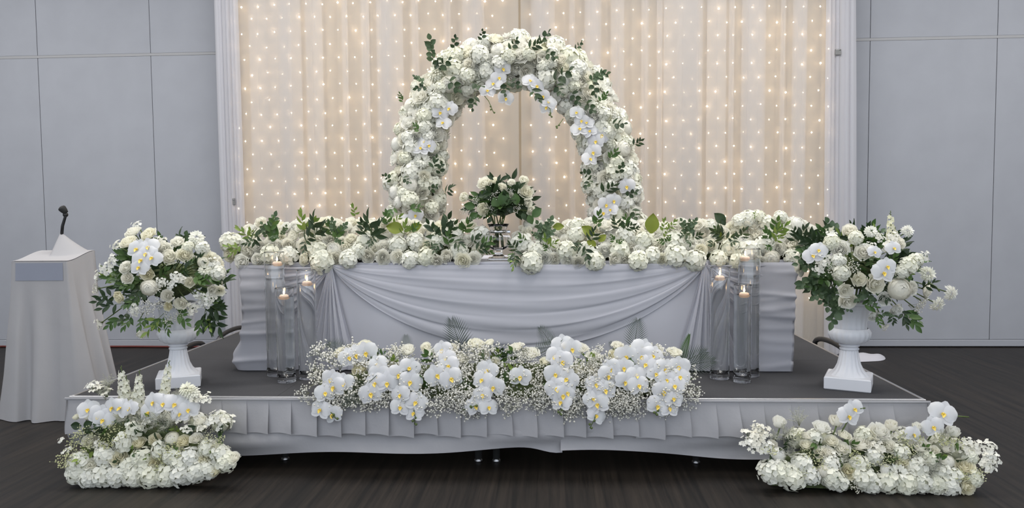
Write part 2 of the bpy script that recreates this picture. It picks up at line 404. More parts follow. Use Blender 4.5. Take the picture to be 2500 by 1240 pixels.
curtain('sheer_curtain', 'wide sheer curtain in front of the left fairy lights', folded(-2.82, .06, random.Random(5)), YB-.033, 4.2, .03, M['sheer'], xc=-1.4, seed=3)
curtain('sheer_curtain', 'wide sheer curtain in front of the right fairy lights', folded(.09, 3.16, random.Random(9)), YB-.033, 4.2, .03, M['sheer'], xc=1.6, seed=4)
curtain('end_curtain', 'narrow bunched white curtain at the left end of the backdrop', folded(-3.02, -2.78, random.Random(2), (.04, .07), (.01, .03), .03), YB-.05, 4.2, .02, M['sheer_end'], lean=.02, xc=-2.9, seed=5)
curtain('end_curtain', 'narrow bunched white curtain at the right end of the backdrop', folded(3.06, 3.33, random.Random(4), (.04, .08), (.01, .03), .03), YB-.05, 4.2, .015, M['sheer_end'], lean=.06, flare=.2, xc=3.2, seed=6)
pud = MB()
def pf(u, v):
    x = 3.22+.46*u; k = (1-u**3)**.5; return (x, YB-.02-.30*v*k+.01*math.sin(x*17), .004+.055*math.sin(PI*v)**.7*k+.005*math.sin(x*40+v*5)*math.sin(PI*v))
tag(one('curtain_puddle', pud.grid(pf, 18, 8), M['cloth'], True), 'loose white cloth end puddled on the floor below the right curtain', 'cloth')
for (px, py, w, h, lab) in ((2046, 127, 14, 14, 'small grey clip on the right end curtain'), (571, 492, 6, 16, 'small grey clip on the left end curtain')):
    p = at(px, py, YB-.078); k = pxm(p)
    t = thing('clip', lab, 'clip', p)
    link('jaw', MB().box((0, 0, 0), (w/k, .012, h/k), bev=.002).mesh('jaw', M['clip'], False), t, p)
    link('spring', MB().tube([(-.4*w/k, 0, .3*h/k), (.4*w/k, 0, .3*h/k)], .003, 6).mesh('spring', M['alu']), t, p+Vector((0, -.007, 0)))
# arch centre line, used here to leave out bulbs that it hides
AP = [(1020, 575), (1016, 520), (1016, 460), (1021, 400), (1031, 340), (1052, 272), (1085, 222), (1130, 182), (1185, 156), (1250, 147), (1318, 155), (1375, 182), (1420, 225), (1455, 280), (1478, 340), (1490, 400), (1498, 460), (1503, 520), (1504, 575)]
def behind_arch(px, py):
    return min((px-a)**2+(py-b_)**2 for a, b_ in AP) < 46**2
bulb_me = MB().ball((0, 0, 0), .0070, n=6, m=4).mesh('bulb', M['bulb'])
def net(label, xa, xb, seed, low=None):
    rr = random.Random(seed); n = 0
    t = thing('light_net', label, 'lights', ((xa+xb)/2, YB, 3.9), 'fairy light nets behind the sheer curtains')
    cols = int(round((xb-xa)/.0825)); dx = (xb-xa)/cols
    for c in range(cols+1):
        x = xa+dx*c; sag = .05*math.sin(c/cols*PI)
        ph = rr.uniform(0, 6); zs = []
        for k in range(40):
            z = 3.72-.1365*(2*k+(c % 2))*1.0+sag*0.4
            if z < 1.08: break
            zs.append(z)
        if low and x > low:
            k = 0
            while zs[-1] > .8: zs.append(zs[-1]-.273)
        P_ = [Vector((x+rr.uniform(-.014, .014), YB+rr.uniform(-.004, .004), z+rr.uniform(-.012, .012))) for z in zs]
        wpart('wire', MB().tube([(x, YB+.004, 3.95)]+[p+Vector((0, .006, 0)) for p in P_], .0009, 3, cap=False), M['wire'], t)
        for p in P_:
            px, py = toscreen(p)
            if py < -6 or behind_arch(px, py): continue
            if py > 590 and 600 < px < 1930: continue
            link('bulb', bulb_me, t, p, scale=rr.choice((.75, .9, 1, 1, 1.25))); n += 1
    return n
nl = net('net of warm fairy lights on the left half of the backdrop', -2.83, -.10, 11)
nr = net('net of warm fairy lights on the right half of the backdrop', .20, 3.12, 12, low=2.6)
print('bulbs', nl, nr)

# ------------------------------------------------------------------ head table
TX0, TX1, TY0, TY1, TZ = -1.685, 1.945, .76, 1.52, 1.145
tb = thing('head_table', 'long head table on the stage dressed in white cloth with a draped swag', 'table', ((TX0+TX1)/2, (TY0+TY1)/2, SH))
wpart('tabletop', MB().box(((TX0+TX1)/2, (TY0+TY1)/2, TZ-.015), (TX1-TX0, TY1-TY0, .03), bev=.008), M['cloth'], tb, False)
def fc(u, v):
    x = TX0+(TX1-TX0)*u; z = TZ-.004-(TZ-SH-.008)*v
    return (x, TY0-.004-.010*math.sin(x*7)*v-.007*math.sin(x*17+1)*v-.02*v, z)
wpart('front_cloth', MB().grid(fc, 150, 10), M['cloth'], tb)
def bc(u, v): return (TX0+(TX1-TX0)*u, TY1+.004+.01*math.sin(u*60)*v, TZ-.004-(TZ-SH-.008)*v)
wpart('back_cloth', MB().grid(bc, 90, 6), M['cloth'], tb)
GX = (-1.09, 1.385); GZ = 1.133; GY = .735
def swag(u, v):
    a = Vector((GX[0], GY, GZ)); c = Vector((GX[1], GY, GZ))
    p = a.lerp(c, u); sh = max(0.0, 1-(2*u-1)**2)
    v = min(1, max(0, v+.035*math.sin(v*11+.5)*math.sin(PI*v)))
    dip = .006+.565*v**1.25
    folds = math.sin(v*2*PI*4.2+1.0*math.sin(u*PI*2)+.8*math.sin(u*7+v*5))+.28*math.sin(v*2*PI*10+2.2*math.sin(u*5)+6*v*v)
    env = sh**.45
    z = p.z-dip*(.35*sh+.65*sh**.72)+.010*env*math.sin(v*43+u*6)*v
    y = p.y-.004-env*(.012+.012*math.sin(PI*min(1, v*1.05)))-.0062*env*folds*(.35+.65*v)+.012*env*ss(.9, 1, v)
    return (p.x+.01*(v-.5)*(1-sh), y, z)
wpart('swag', MB().grid(swag, 120, 110), M['cloth'], tb)
for gi, gx in enumerate(GX):
    def tail(u, v, gx=gx, gi=gi):
        w = .012+.19*v**1.1
        if gi: w *= 1.12
        x = gx+(2*u-1)*w-.015*v*(1 if gi == 0 else -1); z = GZ+.004-(GZ-SH-.006)*v
        return (x, GY-.012-.035*v*(1-(2*u-1)**2)-.009*ss(0, .4, v)*(math.sin(u*2*PI*6+gi+.8*math.sin(v*3))+.5*math.sin(u*2*PI*11+v*2)), z)
    wpart('pleated_tail', MB().grid(tail, 84, 26), M['cloth'], tb)
    wpart('gather_knot', MB().ball((gx, GY-.012, GZ-.002), .009, n=10, m=8), M['cloth'], tb)
    ex = TX0+.02 if gi == 0 else TX1-.02
    def half(u, v, gx=gx, ex=ex):
        zz = GZ-.015-.40*v*(u**.8); env = math.sin(PI*min(1, u*.8+.0))**.5 if u > 0 else 0
        drop = .10*v*math.sin(PI*u)
        return (gx+(ex-gx)*u, GY-.012-.012*env-.008*env*(math.sin(v*2*PI*5.5+u*2)+.4*math.sin(v*2*PI*12+u)), zz-drop)
    wpart('half_swag', MB().grid(half, 50, 70), M['cloth'], tb)
# gathered cloth wrapped round each table end, wrinkled across
def end_drape(side):
    xs = TX0 if side < 0 else TX1; rr = random.Random(31+side)
    path = []
    for i in range(15): path.append((xs-side*.30*(1-i/14), TY0-.03, 0, -1))
    for i in range(1, 8):
        a = PI/2*i/8; path.append((xs+side*.03*math.sin(a), TY0-.03*math.cos(a), side*math.sin(a), -math.cos(a)))
    for i in range(1, 20): path.append((xs+side*.03, TY0+(TY1-TY0)*i/19, side, 0))
    nf = [(rr.uniform(.03, .97), rr.uniform(.004, .013), rr.uniform(.018, .050), rr.uniform(-1.8, 1.8)) for _ in range(15)]
    def fn(u, v):
        x, y, nx, ny = path[min(len(path)-1, round(u*(len(path)-1)))]
        z = TZ-.01-(TZ-SH-.014)*v
        off = .018
        for c, a, w, tl in nf:
            dv = v-(c+tl*.09*(u-.4)+.012*math.sin(u*7+c*9))
            if abs(dv) < .12: off += a*math.exp(-(dv/w)**2)*(.4+.6*math.sin(PI*min(1, u*1.15+.05)))
        edge = ss(0, .18, u)
        if side < 0: bulge = .05*math.exp(-((v-.86)/.13)**2)-.055*math.sin(PI*min(1, v/.85))*1
        else: bulge = -.075*v-.02*math.sin(PI*v)
        return (x+nx*(off+bulge)*edge+(-side*.02*(1-edge)), y+ny*(off*edge+.004)+ny*.02*math.sin(PI*v), z)
    wpart('end_drape', MB().grid(fn, len(path)-1, 90), M['cloth'], tb)
end_drape(-1); end_drape(1)

# ------------------------------------------------------------------ lectern and microphone
lx, ly = -3.30, 1.17
lt = thing('lectern', 'lectern covered to the floor in white cloth, left of the stage', 'lectern', (lx, ly, 0))
LW, LD, LZ = .205, .165, 1.15
def rrect(t_, hw, hd, n=.12):
    # point on rectangle outline by angle, starting at front-left, anticlockwise seen from above
    a = t_*4; k = int(a) % 4; f = a-int(a)
    c = [(-hw, -hd), (hw, -hd), (hw, hd), (-hw, hd)]
    p, q = c[k], c[(k+1) % 4]
    nrm = ((0, -1), (1, 0), (0, 1), (-1, 0))[k]; nn = ((0, -1), (1, 0), (0, 1), (-1, 0))
    pr, nx = nn[(k-1) % 4], nn[(k+1) % 4]
    w0 = max(0, .5-f/.24)if f < .12 else 0; w1 = max(0, .5-(1-f)/.24) if f > .88 else 0
    v_ = Vector((nrm[0]*(1-w0-w1)+pr[0]*w0+nx[0]*w1, nrm[1]*(1-w0-w1)+pr[1]*w0+nx[1]*w1))
    return p[0]+(q[0]-p[0])*f, p[1]+(q[1]-p[1])*f, v_.x, v_.y
def lc(u, v):
    x, y, nx, ny = rrect(u, LW, LD)
    z = (LZ-.02*v*0)-(LZ-.004)*v
    back = ss(-LD, LD, y)
    z += (.0 if v > .02 else 0)+.06*back*(1-v)
    fl = .002+.13*v**1.1+.03*v*v
    fd = .030*v**.6*(math.sin(u*2*PI*9+1.1*math.sin(u*15))+.5*math.sin(u*2*PI*5+2+v))*ss(.03, .5, v)
    side = 1+.25*abs(nx)
    return (lx+x+nx*(fl*side+fd), ly+y+ny*(fl*.55+fd), max(.004, z))
wpart('side_cloth', MB().grid(lc, 160, 40, closed=True), M['lectern'], lt)
def ltop(u, v):
    x = -LW+2*LW*u; y = -LD+2*LD*v
    pk = at(148, 566, 1.25)-Vector((lx, ly, 0))
    d = math.hypot((x-pk.x)/(.055 if x < pk.x else .20), (y-pk.y)/.11)
    z = LZ+.06*ss(-LD, LD, y)+.004
    z = z+(pk.z-z)*max(0, 1-d)**1.15
    return (lx+x*1.012, ly+y*1.012, z)
wpart('top_cloth', MB().grid(ltop, 60, 50), M['lectern'], lt)
wpart('body', MB().box((lx, ly, LZ/2-.02), (LW*2-.02, LD*2-.02, LZ-.06), bev=.01), M['bluepanel'], lt, False)
def bp_(u, v):
    x, y, z = lc(.018+.214*u, .010+.110*v); return (x, y-.003, z)
wpart('front_panel', MB().grid(bp_, 24, 10), M['bluepanel'], lt)['label'] = 'pale blue panel showing through the cloth at the top'
pb = at(150, 568, 1.25); pt = at(161, 522, 1.25); ph_ = at(155, 510, 1.25)
mi = thing('microphone', 'black gooseneck microphone standing above the draped lectern', 'microphone', pb)
wpart('gooseneck', MB().tube([pb-Vector((0, 0, .03)), pb.lerp(pt, .35)+Vector((-.004, 0, 0)), pb.lerp(pt, .8), pt], [.011, .011, .010, .012], 10), M['blackmetal'], mi)
wpart('joint', MB().ball(at(160, 524, 1.25), .019, n=10, m=8), M['blackmetal'], mi)
hd = MB(); a_, b2 = at(162, 520, 1.25), at(149, 506, 1.23); hd.tube([a_, a_.lerp(b2, .4), a_.lerp(b2, .8), b2, b2+(b2-a_)*.12], [.016, .024, .028, .024, .008], 12)
wpart('foam_head', hd, M['dark'], mi)

# ------------------------------------------------------------------ urns
def urn(label, loc, rz):
    t = thing('urn', label, 'urn', loc, 'white pedestal urns on the stage')
    q = Quaternion((0, 0, 1), rz); V = Vector(loc)
    pl = MB().box((0, 0, .0375), (.25, .25, .075), bev=.006)
    link('plinth', pl.mesh('plinth', M['urn'], False), t, V, q)
    fl = lambda k: (lambda j, a: k*abs(math.sin(a*10))-k*.5)
    link('stem', MB().lathe([(.112, .075), (.100, .085), (.080, .105), (.064, .14), (.053, .19), (.048, .225)], 80, flute=lambda j, a: (.06*(abs(math.sin(a*8))-.6) if j > 0 else 0)).mesh('stem', M['urn']), t, V, q)
    link('collar', MB().lathe([(.046, .222), (.054, .226), (.054, .234), (.046, .238), (.046, .242), (.056, .246), (.058, .254), (.05, .260), (.05, .266)], 40).mesh('collar', M['urn']), t, V, q)
    link('bowl', MB().lathe([(.05, .262), (.080, .268), (.104, .285), (.116, .310), (.117, .330), (.108, .348), (.100, .354)], 96, flute=lambda j, a: (.05*(abs(math.sin(a*10))-.6) if 0 < j < 5 else 0)).mesh('bowl', M['urn']), t, V, q)
    link('body', MB().lathe([(.094, .350), (.094, .37), (.098, .42), (.104, .47), (.110, .492)], 96, flute=lambda j, a: .045*(abs(math.sin(a*9))-.6)).mesh('body', M['urn']), t, V, q)
    link('rim', MB().lathe([(.108, .488), (.120, .492), (.126, .502), (.124, .512), (.112, .515), (.104, .508), (.100, .44)], 48).mesh('rim', M['urn']), t, V, q)
    return t
urn('white fluted pedestal urn on the left of the stage', (-1.935, .31, SH+.001), .42)
urn('white fluted pedestal urn on the right of the stage', (2.14, .30, SH+.001), -.44)

# ------------------------------------------------------------------ glass cylinders with floating candles
def cylinder(label, clabel, X, Y, h, r, wl, cx):
    V = Vector((X, Y, SH)); t = thing('cylinder_vase', label, 'vase', V, 'glass cylinders of water with candles')
    wt = .0035; bt = .035
    g = [(0.0001, 0.001), (r*.96, 0.001), (r, .006), (r, h-.003), (r-wt*.5, h), (r-wt, h-.003), (r-wt, bt+.012), (r-wt-.012, bt), (.0001, bt)]
    link('glass', MB().hard(g, 64).mesh('glass', M['glass']), t, V)
    w = [(.0001, bt+.0006), (r-wt-.0122, bt+.0008), (r-wt-.0006, bt+.0125), (r-wt-.0006, wl), (.0001, wl)]
    link('water', MB().hard(w, 64).mesh('water', M['water']), t, V)
    C = Vector((X+cx, Y-.008, SH+wl)); k = thing('floating_candle', clabel, 'candle', C, 'floating candles in the glass cylinders')
    link('wax', MB().lathe([(.0001, -.018), (.018, -.017), (.027, -.008), (.029, .001), (.027, .008), (.020, .012), (.0001, .010)], 24).mesh('wax', M['wax']), k, C)
    link('wick', MB().tube([(0, 0, .008), (.001, 0, .018)], .0012, 6).mesh('wick', M['wick']), k, C)
    link('flame', MB().lathe([(.0004, .014), (.0045, .019), (.0060, .025), (.0045, .034), (.002, .042), (.0003, .049)], 12).mesh('flame', M['flame']), k, C)
    return t
cy = [('tallest glass cylinder of water in the left trio', 'lit floating candle in the tallest cylinder of the left trio', 668, 921, .81, .065, .735, .022),
      ('middle-height glass cylinder of water in the left trio', 'lit floating candle in the middle-height cylinder of the left trio', 746, 929, .70, .060, .615, .008),
      ('shortest glass cylinder of water in the left trio, standing in front', 'lit floating candle in the shortest cylinder of the left trio', 692, 937, .595, .058, .54, .0),
      ('tallest glass cylinder of water in the right trio', 'lit floating candle in the tallest cylinder of the right trio', 1834, 923, .81, .068, .75, -.028),
      ('middle-height glass cylinder of water in the right trio', 'lit floating candle in the middle-height cylinder of the right trio', 1762, 929, .70, .060, .635, -.004),
      ('shortest glass cylinder of water in the right trio, standing in front', 'lit floating candle in the shortest cylinder of the right trio', 1817, 937, .60, .053, .54, .006)]
def onz(px, py, z):
    d = _fw + _r*((px-1250)/F) - _u*((py-620)/F); return CAM + d*((z-CAM.z)/d.z)
for lab, cl, px, py, h, r_, wl, cx in cy:
    p = onz(px, py, SH); cylinder(lab, cl, p.x, p.y+r_, h, r_, wl, cx)

# ------------------------------------------------------------------ flower meshes (unit radius, facing +Z, shared by all copies)
def bez(p0, p1, p2, t): return (p0[0]*(1-t)**2+2*p1[0]*t*(1-t)+p2[0]*t*t, p0[1]*(1-t)**2+2*p1[1]*t*(1-t)+p2[1]*t*t)
def rose_mb(seed, openness=1.0, n=24):
    rr = random.Random(seed); mb = MB(); az = 0
    for i in range(n):
        o = (i/(n-1))**.85*openness; az += 2.399+rr.uniform(-.25, .25)
        P0 = (.02+.10*o, -.45); P1 = (.16+.98*o, -.42+.22*o); P2 = (.09+.86*o+rr.uniform(-.03, .03), .50-.48*o**1.5+rr.uniform(-.05, .05))
        Ph = 1.25-.55*o; ph = rr.uniform(0, 6); rf = .03+.05*o
        def fn(u, v, P0=P0, P1=P1, P2=P2, Ph=Ph, az=az, ph=ph, rf=rf, o=o):
            s = 2*u-1; vv = v*(1-.20*s*s*v); rho, z = bez(P0, P1, P2, vv)
            lip = ss(.72, 1, v)
            rho += lip*.10*o; z -= lip*.10*o*(1-.5*s*s)
            z += rf*math.sin(s*4+ph)*v*v; a = az+s*Ph*(.55+.45*v)*(1-.25*ss(.75, 1, v)*abs(s))
            rho *= 1+.08*s*s*o
            return (rho*math.cos(a), rho*math.sin(a), z)
        mb.grid(fn, 4, 5)
    return mb
def ball_flower_mb(seed, n=30):
    rr = random.Random(seed); mb = MB(); az = 0
    for i in range(n):
        o = i/(n-1); az += 2.399+rr.uniform(-.2, .2); th = -.35+1.85*o**.75; rad = .66+.34*o**.6
        def fn(u, v, az=az, th=th, rad=rad, o=o):
            s = 2*u-1; t = (1.9-(1.9-th)*v*(1-.12*s*s)); a = az+s*(.85-.25*o)*(.6+.4*v)
            k = rad*(1+.03*ss(.8, 1, v))
            return (k*math.sin(t)*math.cos(a), k*math.sin(t)*math.sin(a), k*math.cos(t)*.85)
        mb.grid(fn, 4, 4)
    return mb
def disc_petal(mb, M4, L, Wd, cup=.15, mi=0, nu=2, nv=3, point=0.0):
    def fn(u, v):
        s = 2*u-1; w = Wd*math.sin(PI*min(.97, .10+.86*v))**(.75+point)
        return (s*w, L*v, cup*L*(v*v*.6+.5*s*s*math.sin(PI*v))-.25*cup*L*ss(.7, 1, v))
    mb.grid(fn, nu, nv, mi, M4)
def frame(n, spin=0.0):
    q = Vector((0, 0, 1)).rotation_difference(Vector(n).normalized())
    return (q @ Quaternion((0, 0, 1), spin)).to_matrix().to_4x4()
def floret(mb, pos, n, spin, r, k=4, cup=.2, mi=0, point=0, nv=2):
    B = Matrix.Translation(pos) @ frame(n, spin)
    for i in range(k): disc_petal(mb, B @ Matrix.Rotation(2*PI*i/k, 4, 'Z'), r, r*(.60 if k < 5 else .42), cup, mi, 4 if nv > 3 else 2, nv, point)
def hydrangea_mb(seed, n=54):
    rr = random.Random(seed); mb = MB()
    for i in range(n):
        z = 1-1.25*(i+.5)/n; a = i*2.399+rr.uniform(-.2, .2); s = math.sqrt(max(0, 1-z*z)); d = Vector((s*math.cos(a), s*math.sin(a), z))
        nn = (d+Vector((rr.uniform(-.3, .3), rr.uniform(-.3, .3), rr.uniform(-.2, .3)))).normalized()
        floret(mb, d*rr.uniform(.72, .90), nn, rr.uniform(0, 6), rr.uniform(.20, .28), 4, rr.uniform(.0, .5), 0, 0, 4)
    mb.ball((0, 0, 0), .66, mi=1, n=10, m=7)
    return mb
def mum_mb(seed):
    rr = random.Random(seed); mb = MB()
    for i in range(64):
        z = 1-1.2*(i+.5)/64; a = i*2.399; s = math.sqrt(max(0, 1-z*z)); d = Vector((s*math.cos(a), s*math.sin(a), z))
        B = Matrix.Rotation(a, 4, 'Z') @ Matrix.Rotation(math.acos(max(-1, min(1, z))), 4, 'Y') @ Matrix.Rotation(-PI/2, 4, 'Z')
        B = B @ Matrix.Rotation(math.radians(rr.uniform(38, 60)), 4, 'X')
        disc_petal(mb, Matrix.Translation(d*.45) @ B, rr.uniform(.5, .65), .17, .3, 0, 2, 2)
    return mb
def orchid_meshes():
    sep = MB()
    for a in (0, 128, 232): disc_petal(sep, Matrix.Translation((0, 0, -.05)) @ Matrix.Rotation(math.radians(a), 4, 'Z'), .95, .40, .10, 0, 4, 5)
    pets = []
    for a in (72, -72):
        p = MB()
        def fn(u, v):
            s = 2*u-1; w = .62*math.sin(PI*min(.97, .06+.9*v))**.55
            return (s*w, 1.0*v, .10*math.sin(PI*v)-.14*s*s*v-.10*v*v)
        p.grid(fn, 6, 6, 0, Matrix.Rotation(math.radians(a), 4, 'Z')); pets.append(p.mesh('orchid_petal', M['p_orchid']))
    lip = MB()
    for a, L, w_ in ((180, .40, .13), (125, .26, .11), (235, .26, .11)): disc_petal(lip, Matrix.Translation((0, 0, .06)) @ Matrix.Rotation(math.radians(a), 4, 'Z') @ Matrix.Rotation(.5, 4, 'X'), L, w_, .5, 0, 2, 3)
    lip.ball((0, .02, .12), .085, n=8, m=6)
    return sep.mesh('orchid_sepals', M['p_orchid']), pets, lip.mesh('orchid_lip', M['lip'])
def spike_mb(seed, k=4, n=34, cone=True):
    """tall flower spike along +Z, unit length"""
    rr = random.Random(seed); mb = MB(); mb.tube([(0, 0, -.25), (.01, 0, .5), (0, .01, 1.06)], [.016, .012, .005], 5, 1)
    for i in range(n):
        z = .03+.95*i/n; a = i*2.399; w = .12*(1-.55*i/n); d = Vector((math.cos(a), math.sin(a), rr.uniform(-.1, .4)))
        floret(mb, Vector((w*math.cos(a), w*math.sin(a), z)), d, rr.uniform(0, 6), .105*(1-.45*i/n), 5, .25)
    for i in range(4): mb.ball((.012*math.cos(i*2.4), .012*math.sin(i*2.4), 1.0+.03*i), .016, 1, 5, 4)
    return mb
def star_mb(seed, n=14):
    """loose cluster of starry blossoms"""
    rr = random.Random(seed); mb = MB()
    for i in range(n):
        a = i*2.399; s = math.sqrt((i+.3)/n); d = Vector((s*math.cos(a)*.75, s*math.sin(a)*.75, rr.uniform(.0, .55)))
        mb.tube([(0, 0, -.5), d*.5+Vector((0, 0, -.2)), d], .014, 4, 1, False)
        floret(mb, d, (d.x+rr.uniform(-.5, .5), d.y+rr.uniform(-.5, .5), .9), rr.uniform(0, 6), rr.uniform(.20, .30), 5, .35, 0, .0, 4)
    return mb
def gyp_mb(seed, n=54, br=.062, loose=1.15):
    rr = random.Random(seed); mb = MB()
    for b_ in range(9):
        a = b_*2.399; s = .75*math.sqrt((b_+.5)/9); hub = Vector((s*math.cos(a), s*math.sin(a), rr.uniform(.0, .4)))
        mb.tube([(0, 0, -.6), hub*.5+Vector((0, 0, -.15)), hub], .009, 4, 1, False)
        for i in range(n//9):
            d = hub+Vector((rr.gauss(0, .17), rr.gauss(0, .17), abs(rr.gauss(.12, .12))))*loose
            mb.tube([hub, d], .006, 3, 1, False); mb.ball(d, br*rr.uniform(.8, 1.3), 0, 6, 4)
    return mb
def fuzz_mb(seed):
    """feathery asparagus fern tuft"""
    rr = random.Random(seed); mb = MB()
    for i in range(12):
        a = i*2.399; tip = Vector((.8*math.cos(a)*rr.uniform(.3, 1), .8*math.sin(a)*rr.uniform(.3, 1), rr.uniform(.3, 1)))
        mb.tube([(0, 0, -.4), tip*.4, tip], .010, 3, 1, False)
        for j in range(16):
            p = tip*(.25+.75*j/16); e = p+Vector((rr.gauss(0, .10), rr.gauss(0, .10), rr.gauss(.03, .08))); mb.tube([p, e], [.008, .005], 3, 0, False)
            e2 = p+Vector((rr.gauss(0, .12), rr.gauss(0, .12), rr.gauss(.03, .08))); mb.tube([p, e2], [.008, .005], 3, 0, False)
    return mb
def palm_mb(n=15, wide=.60, lw=.011):
    mb = MB(); mb.tube([(0, -.25, 0), (0, .4, .03), (0, 1, .10)], [.012, .010, .004], 5, 0)
    for i in range(n):
        v = .10+.88*i/(n-1); base = Vector((0, v, .10*v*v)); L = wide*(math.sin(PI*min(1, .22+.70*v))**.7)*(1-.25*v)
        for s in (-1, 1):
            a = math.radians(62-38*v); tip = base+Vector((s*L*math.sin(a), L*math.cos(a), -.06*L)); mid = base.lerp(tip, .5)+Vector((0, 0, .03))
            nrm = Vector((math.cos(a), -s*math.sin(a), 0))*lw
            mb.add([base-nrm*.4, base+nrm*.4, mid+nrm, tip, mid-nrm], [(0, 1, 2, 4), (4, 2, 3)], 0)
    return mb
def leaf_me(name, m, L=1.0, w=.24, point=.5, bend=.18):
    mb = MB()
    def fn(u, v):
        s = 2*u-1; ww = w*math.sin(PI*min(1, .03+.97*v))**(.65+point*.45)*(1.12-.3*v)
        return (s*ww, L*v, bend*math.sin(v*2.2)*.5-bend*v*v*.9+.22*w*abs(s))
    mb.grid(fn, 4, 6); return mb.mesh(name, m)

ROSE = {c: [rose_mb(i*7+j, op, nn).mesh('rose', M[c]) for j, (op, nn) in enumerate(((1, 26), (.82, 22), (.92, 30)))] for i, c in enumerate(('p_white', 'p_ivory', 'p_cream'))}
BALL = {c: [ball_flower_mb(40+i*5+j).mesh('ranunculus', M[c]) for j in range(2)] for i, c in enumerate(('p_white', 'p_ivory', 'p_cream'))}
BUD = {c: rose_mb(61, .5, 16).mesh('rose_bud', M[c]) for c in ('p_white', 'p_ivory')}
HYD = [hydrangea_mb(70+j).mesh('hydrangea', [M['p_hyd'], M['core_g']]) for j in range(4)]
MUM = [mum_mb(80+j).mesh('chrysanthemum', M['p_hyd']) for j in range(2)]
O_SEP, O_PET, O_LIP = orchid_meshes()
SPIKE = [spike_mb(90+j).mesh('flower_spike', [M['p_stock'], M['stem']]) for j in range(3)]
STAR = [star_mb(95+j).mesh('blossom_cluster', [M['p_white'], M['stem']]) for j in range(3)]
GYP = [gyp_mb(100+j).mesh('gypsophila', [M['gyp'], M['gstem']]) for j in range(4)]
GYPG = [gyp_mb(110+j, 54, .060).mesh('gypsophila', [M['gypg'], M['gstem']]) for j in range(3)]
FUZZ = [fuzz_mb(120+j).mesh('asparagus_fern', [M['fuzz'], M['gstem']]) for j in range(2)]
PALM = palm_mb().mesh('palm_frond', M['palm']); FERN = palm_mb(22, .26, .014).mesh('fern_frond', M['leaf_mid'])
sp_ = MB()
for i in range(5): disc_petal(sp_, Matrix.Translation((0, 0, -.42)) @ Matrix.Rotation(2*PI*i/5, 4, 'Z') @ Matrix.Rotation(1.0, 4, 'X'), .62, .16, .1, 0, 2, 3)
SEPALS = sp_.mesh('sepals', M['leaf_light'])
LEAF = {'dark': leaf_me('leaf', M['leaf_dark'], 1, .20, .9), 'mid': leaf_me('leaf', M['leaf_mid'], 1, .24, .6), 'light': leaf_me('leaf', M['leaf_light'], 1, .22, .6),
        'euc': leaf_me('leaf', M['leaf_euc'], 1, .40, .1), 'eucd': leaf_me('leaf', M['leaf_dark'], 1, .40, .1), 'broad': leaf_me('leaf', M['leaf_mid'], 1, .36, .5), 'yel': leaf_me('leaf', M['leaf_yel'], 1, .36, .5), 'broadd': leaf_me('leaf', M['leaf_dark'], 1, .36, .5)}
def spray_proto(kind, seed, n, ll, splay, m):
    """stem along +Y, unit length; leaves alternate up it, the last at the tip"""
    rr = random.Random(seed); cz = rr.uniform(-.15, .2)
    pt = lambda t: Vector((.10*math.sin(t*2+seed), t, cz*t*t))
    stem = MB().tube([pt(-.35), pt(0), pt(.5), pt(.95)], [.016, .014, .011, .006], 5).mesh('stem', m)
    Ms = []
    for i in range(n):
        t = .12+.86*i/(n-1); s = 1 if i % 2 else -1
        sp = 0 if i == n-1 else s*math.radians(splay*(1-.35*t)+rr.uniform(-12, 12))
        B = Matrix.Translation(pt(t)) @ Matrix.Rotation(-sp, 4, 'Z') @ Matrix.Rotation(rr.uniform(-.7, .7), 4, 'Y') @ Matrix.Rotation(rr.uniform(-.2, .45), 4, 'X')
        Ms.append(B @ Matrix.Scale(ll*(1-.25*t)*rr.uniform(.85, 1.15), 4))
    return stem, LEAF[kind], Ms
SPRAY = {'dark': [spray_proto('dark', i, 6, .72, 55, M['stem']) for i in range(3)], 'mid': [spray_proto('mid', 10+i, 6, .66, 50, M['stem']) for i in range(3)],
         'light': [spray_proto('light', 20+i, 6, .60, 50, M['stem']) for i in range(3)], 'euc': [spray_proto('euc', 30+i, 10, .36, 75, M['stem']) for i in range(3)],
         'eucd': [spray_proto('eucd', 40+i, 5, .52, 65, M['stem']) for i in range(2)]}

# ------------------------------------------------------------------ planting helpers
fr_ = random.Random(2024)
def aim(n, spin=None):
    q = Vector((0, 0, 1)).rotation_difference(Vector(n).normalized())
    return q @ Quaternion((0, 0, 1), fr_.uniform(0, 2*PI) if spin is None else spin)
def jit(n, k=.25): return (Vector(n).normalized()+Vector((fr_.uniform(-k, k), fr_.uniform(-k, k), fr_.uniform(-k, k)))).normalized()
def rose(t, P, r, n, c='p_white', kind=None):
    k = kind or fr_.choice(('rose',)*7+('ball',))
    me = fr_.choice(ROSE[c] if k == 'rose' else BALL[c])
    return link('rose' if k == 'rose' else 'ranunculus', me, t, P, aim(jit(n)), r*1.04)
def bud(t, P, r, n, c='p_ivory'):
    o = link('rose_bud', BUD[c], t, P, aim(n), r*1.5); sub('sepals', SEPALS, o); return o
def hyd(t, P, r, n): return link('hydrangea', fr_.choice(HYD), t, P, aim(jit(n)), r)
def mum(t, P, r, n): return link('chrysanthemum', fr_.choice(MUM), t, P, aim(jit(n)), r)
def orchid(t, P, r, n):
    n = Vector(n).normalized()
    q = n.to_track_quat('Z', 'Y') @ Quaternion((0, 0, 1), fr_.uniform(-.5, .5))
    o = link('orchid', O_SEP, t, P, q, r*1.12)
    for p in O_PET: sub('petal', p, o)
    sub('lip', O_LIP, o)['label'] = 'yellow lip'
    return o
def cluster(t, name, meshes_, P, r, n): return link(name, fr_.choice(meshes_), t, P, aim(jit(n)), r)
BULK = {}; NLEAF = {}
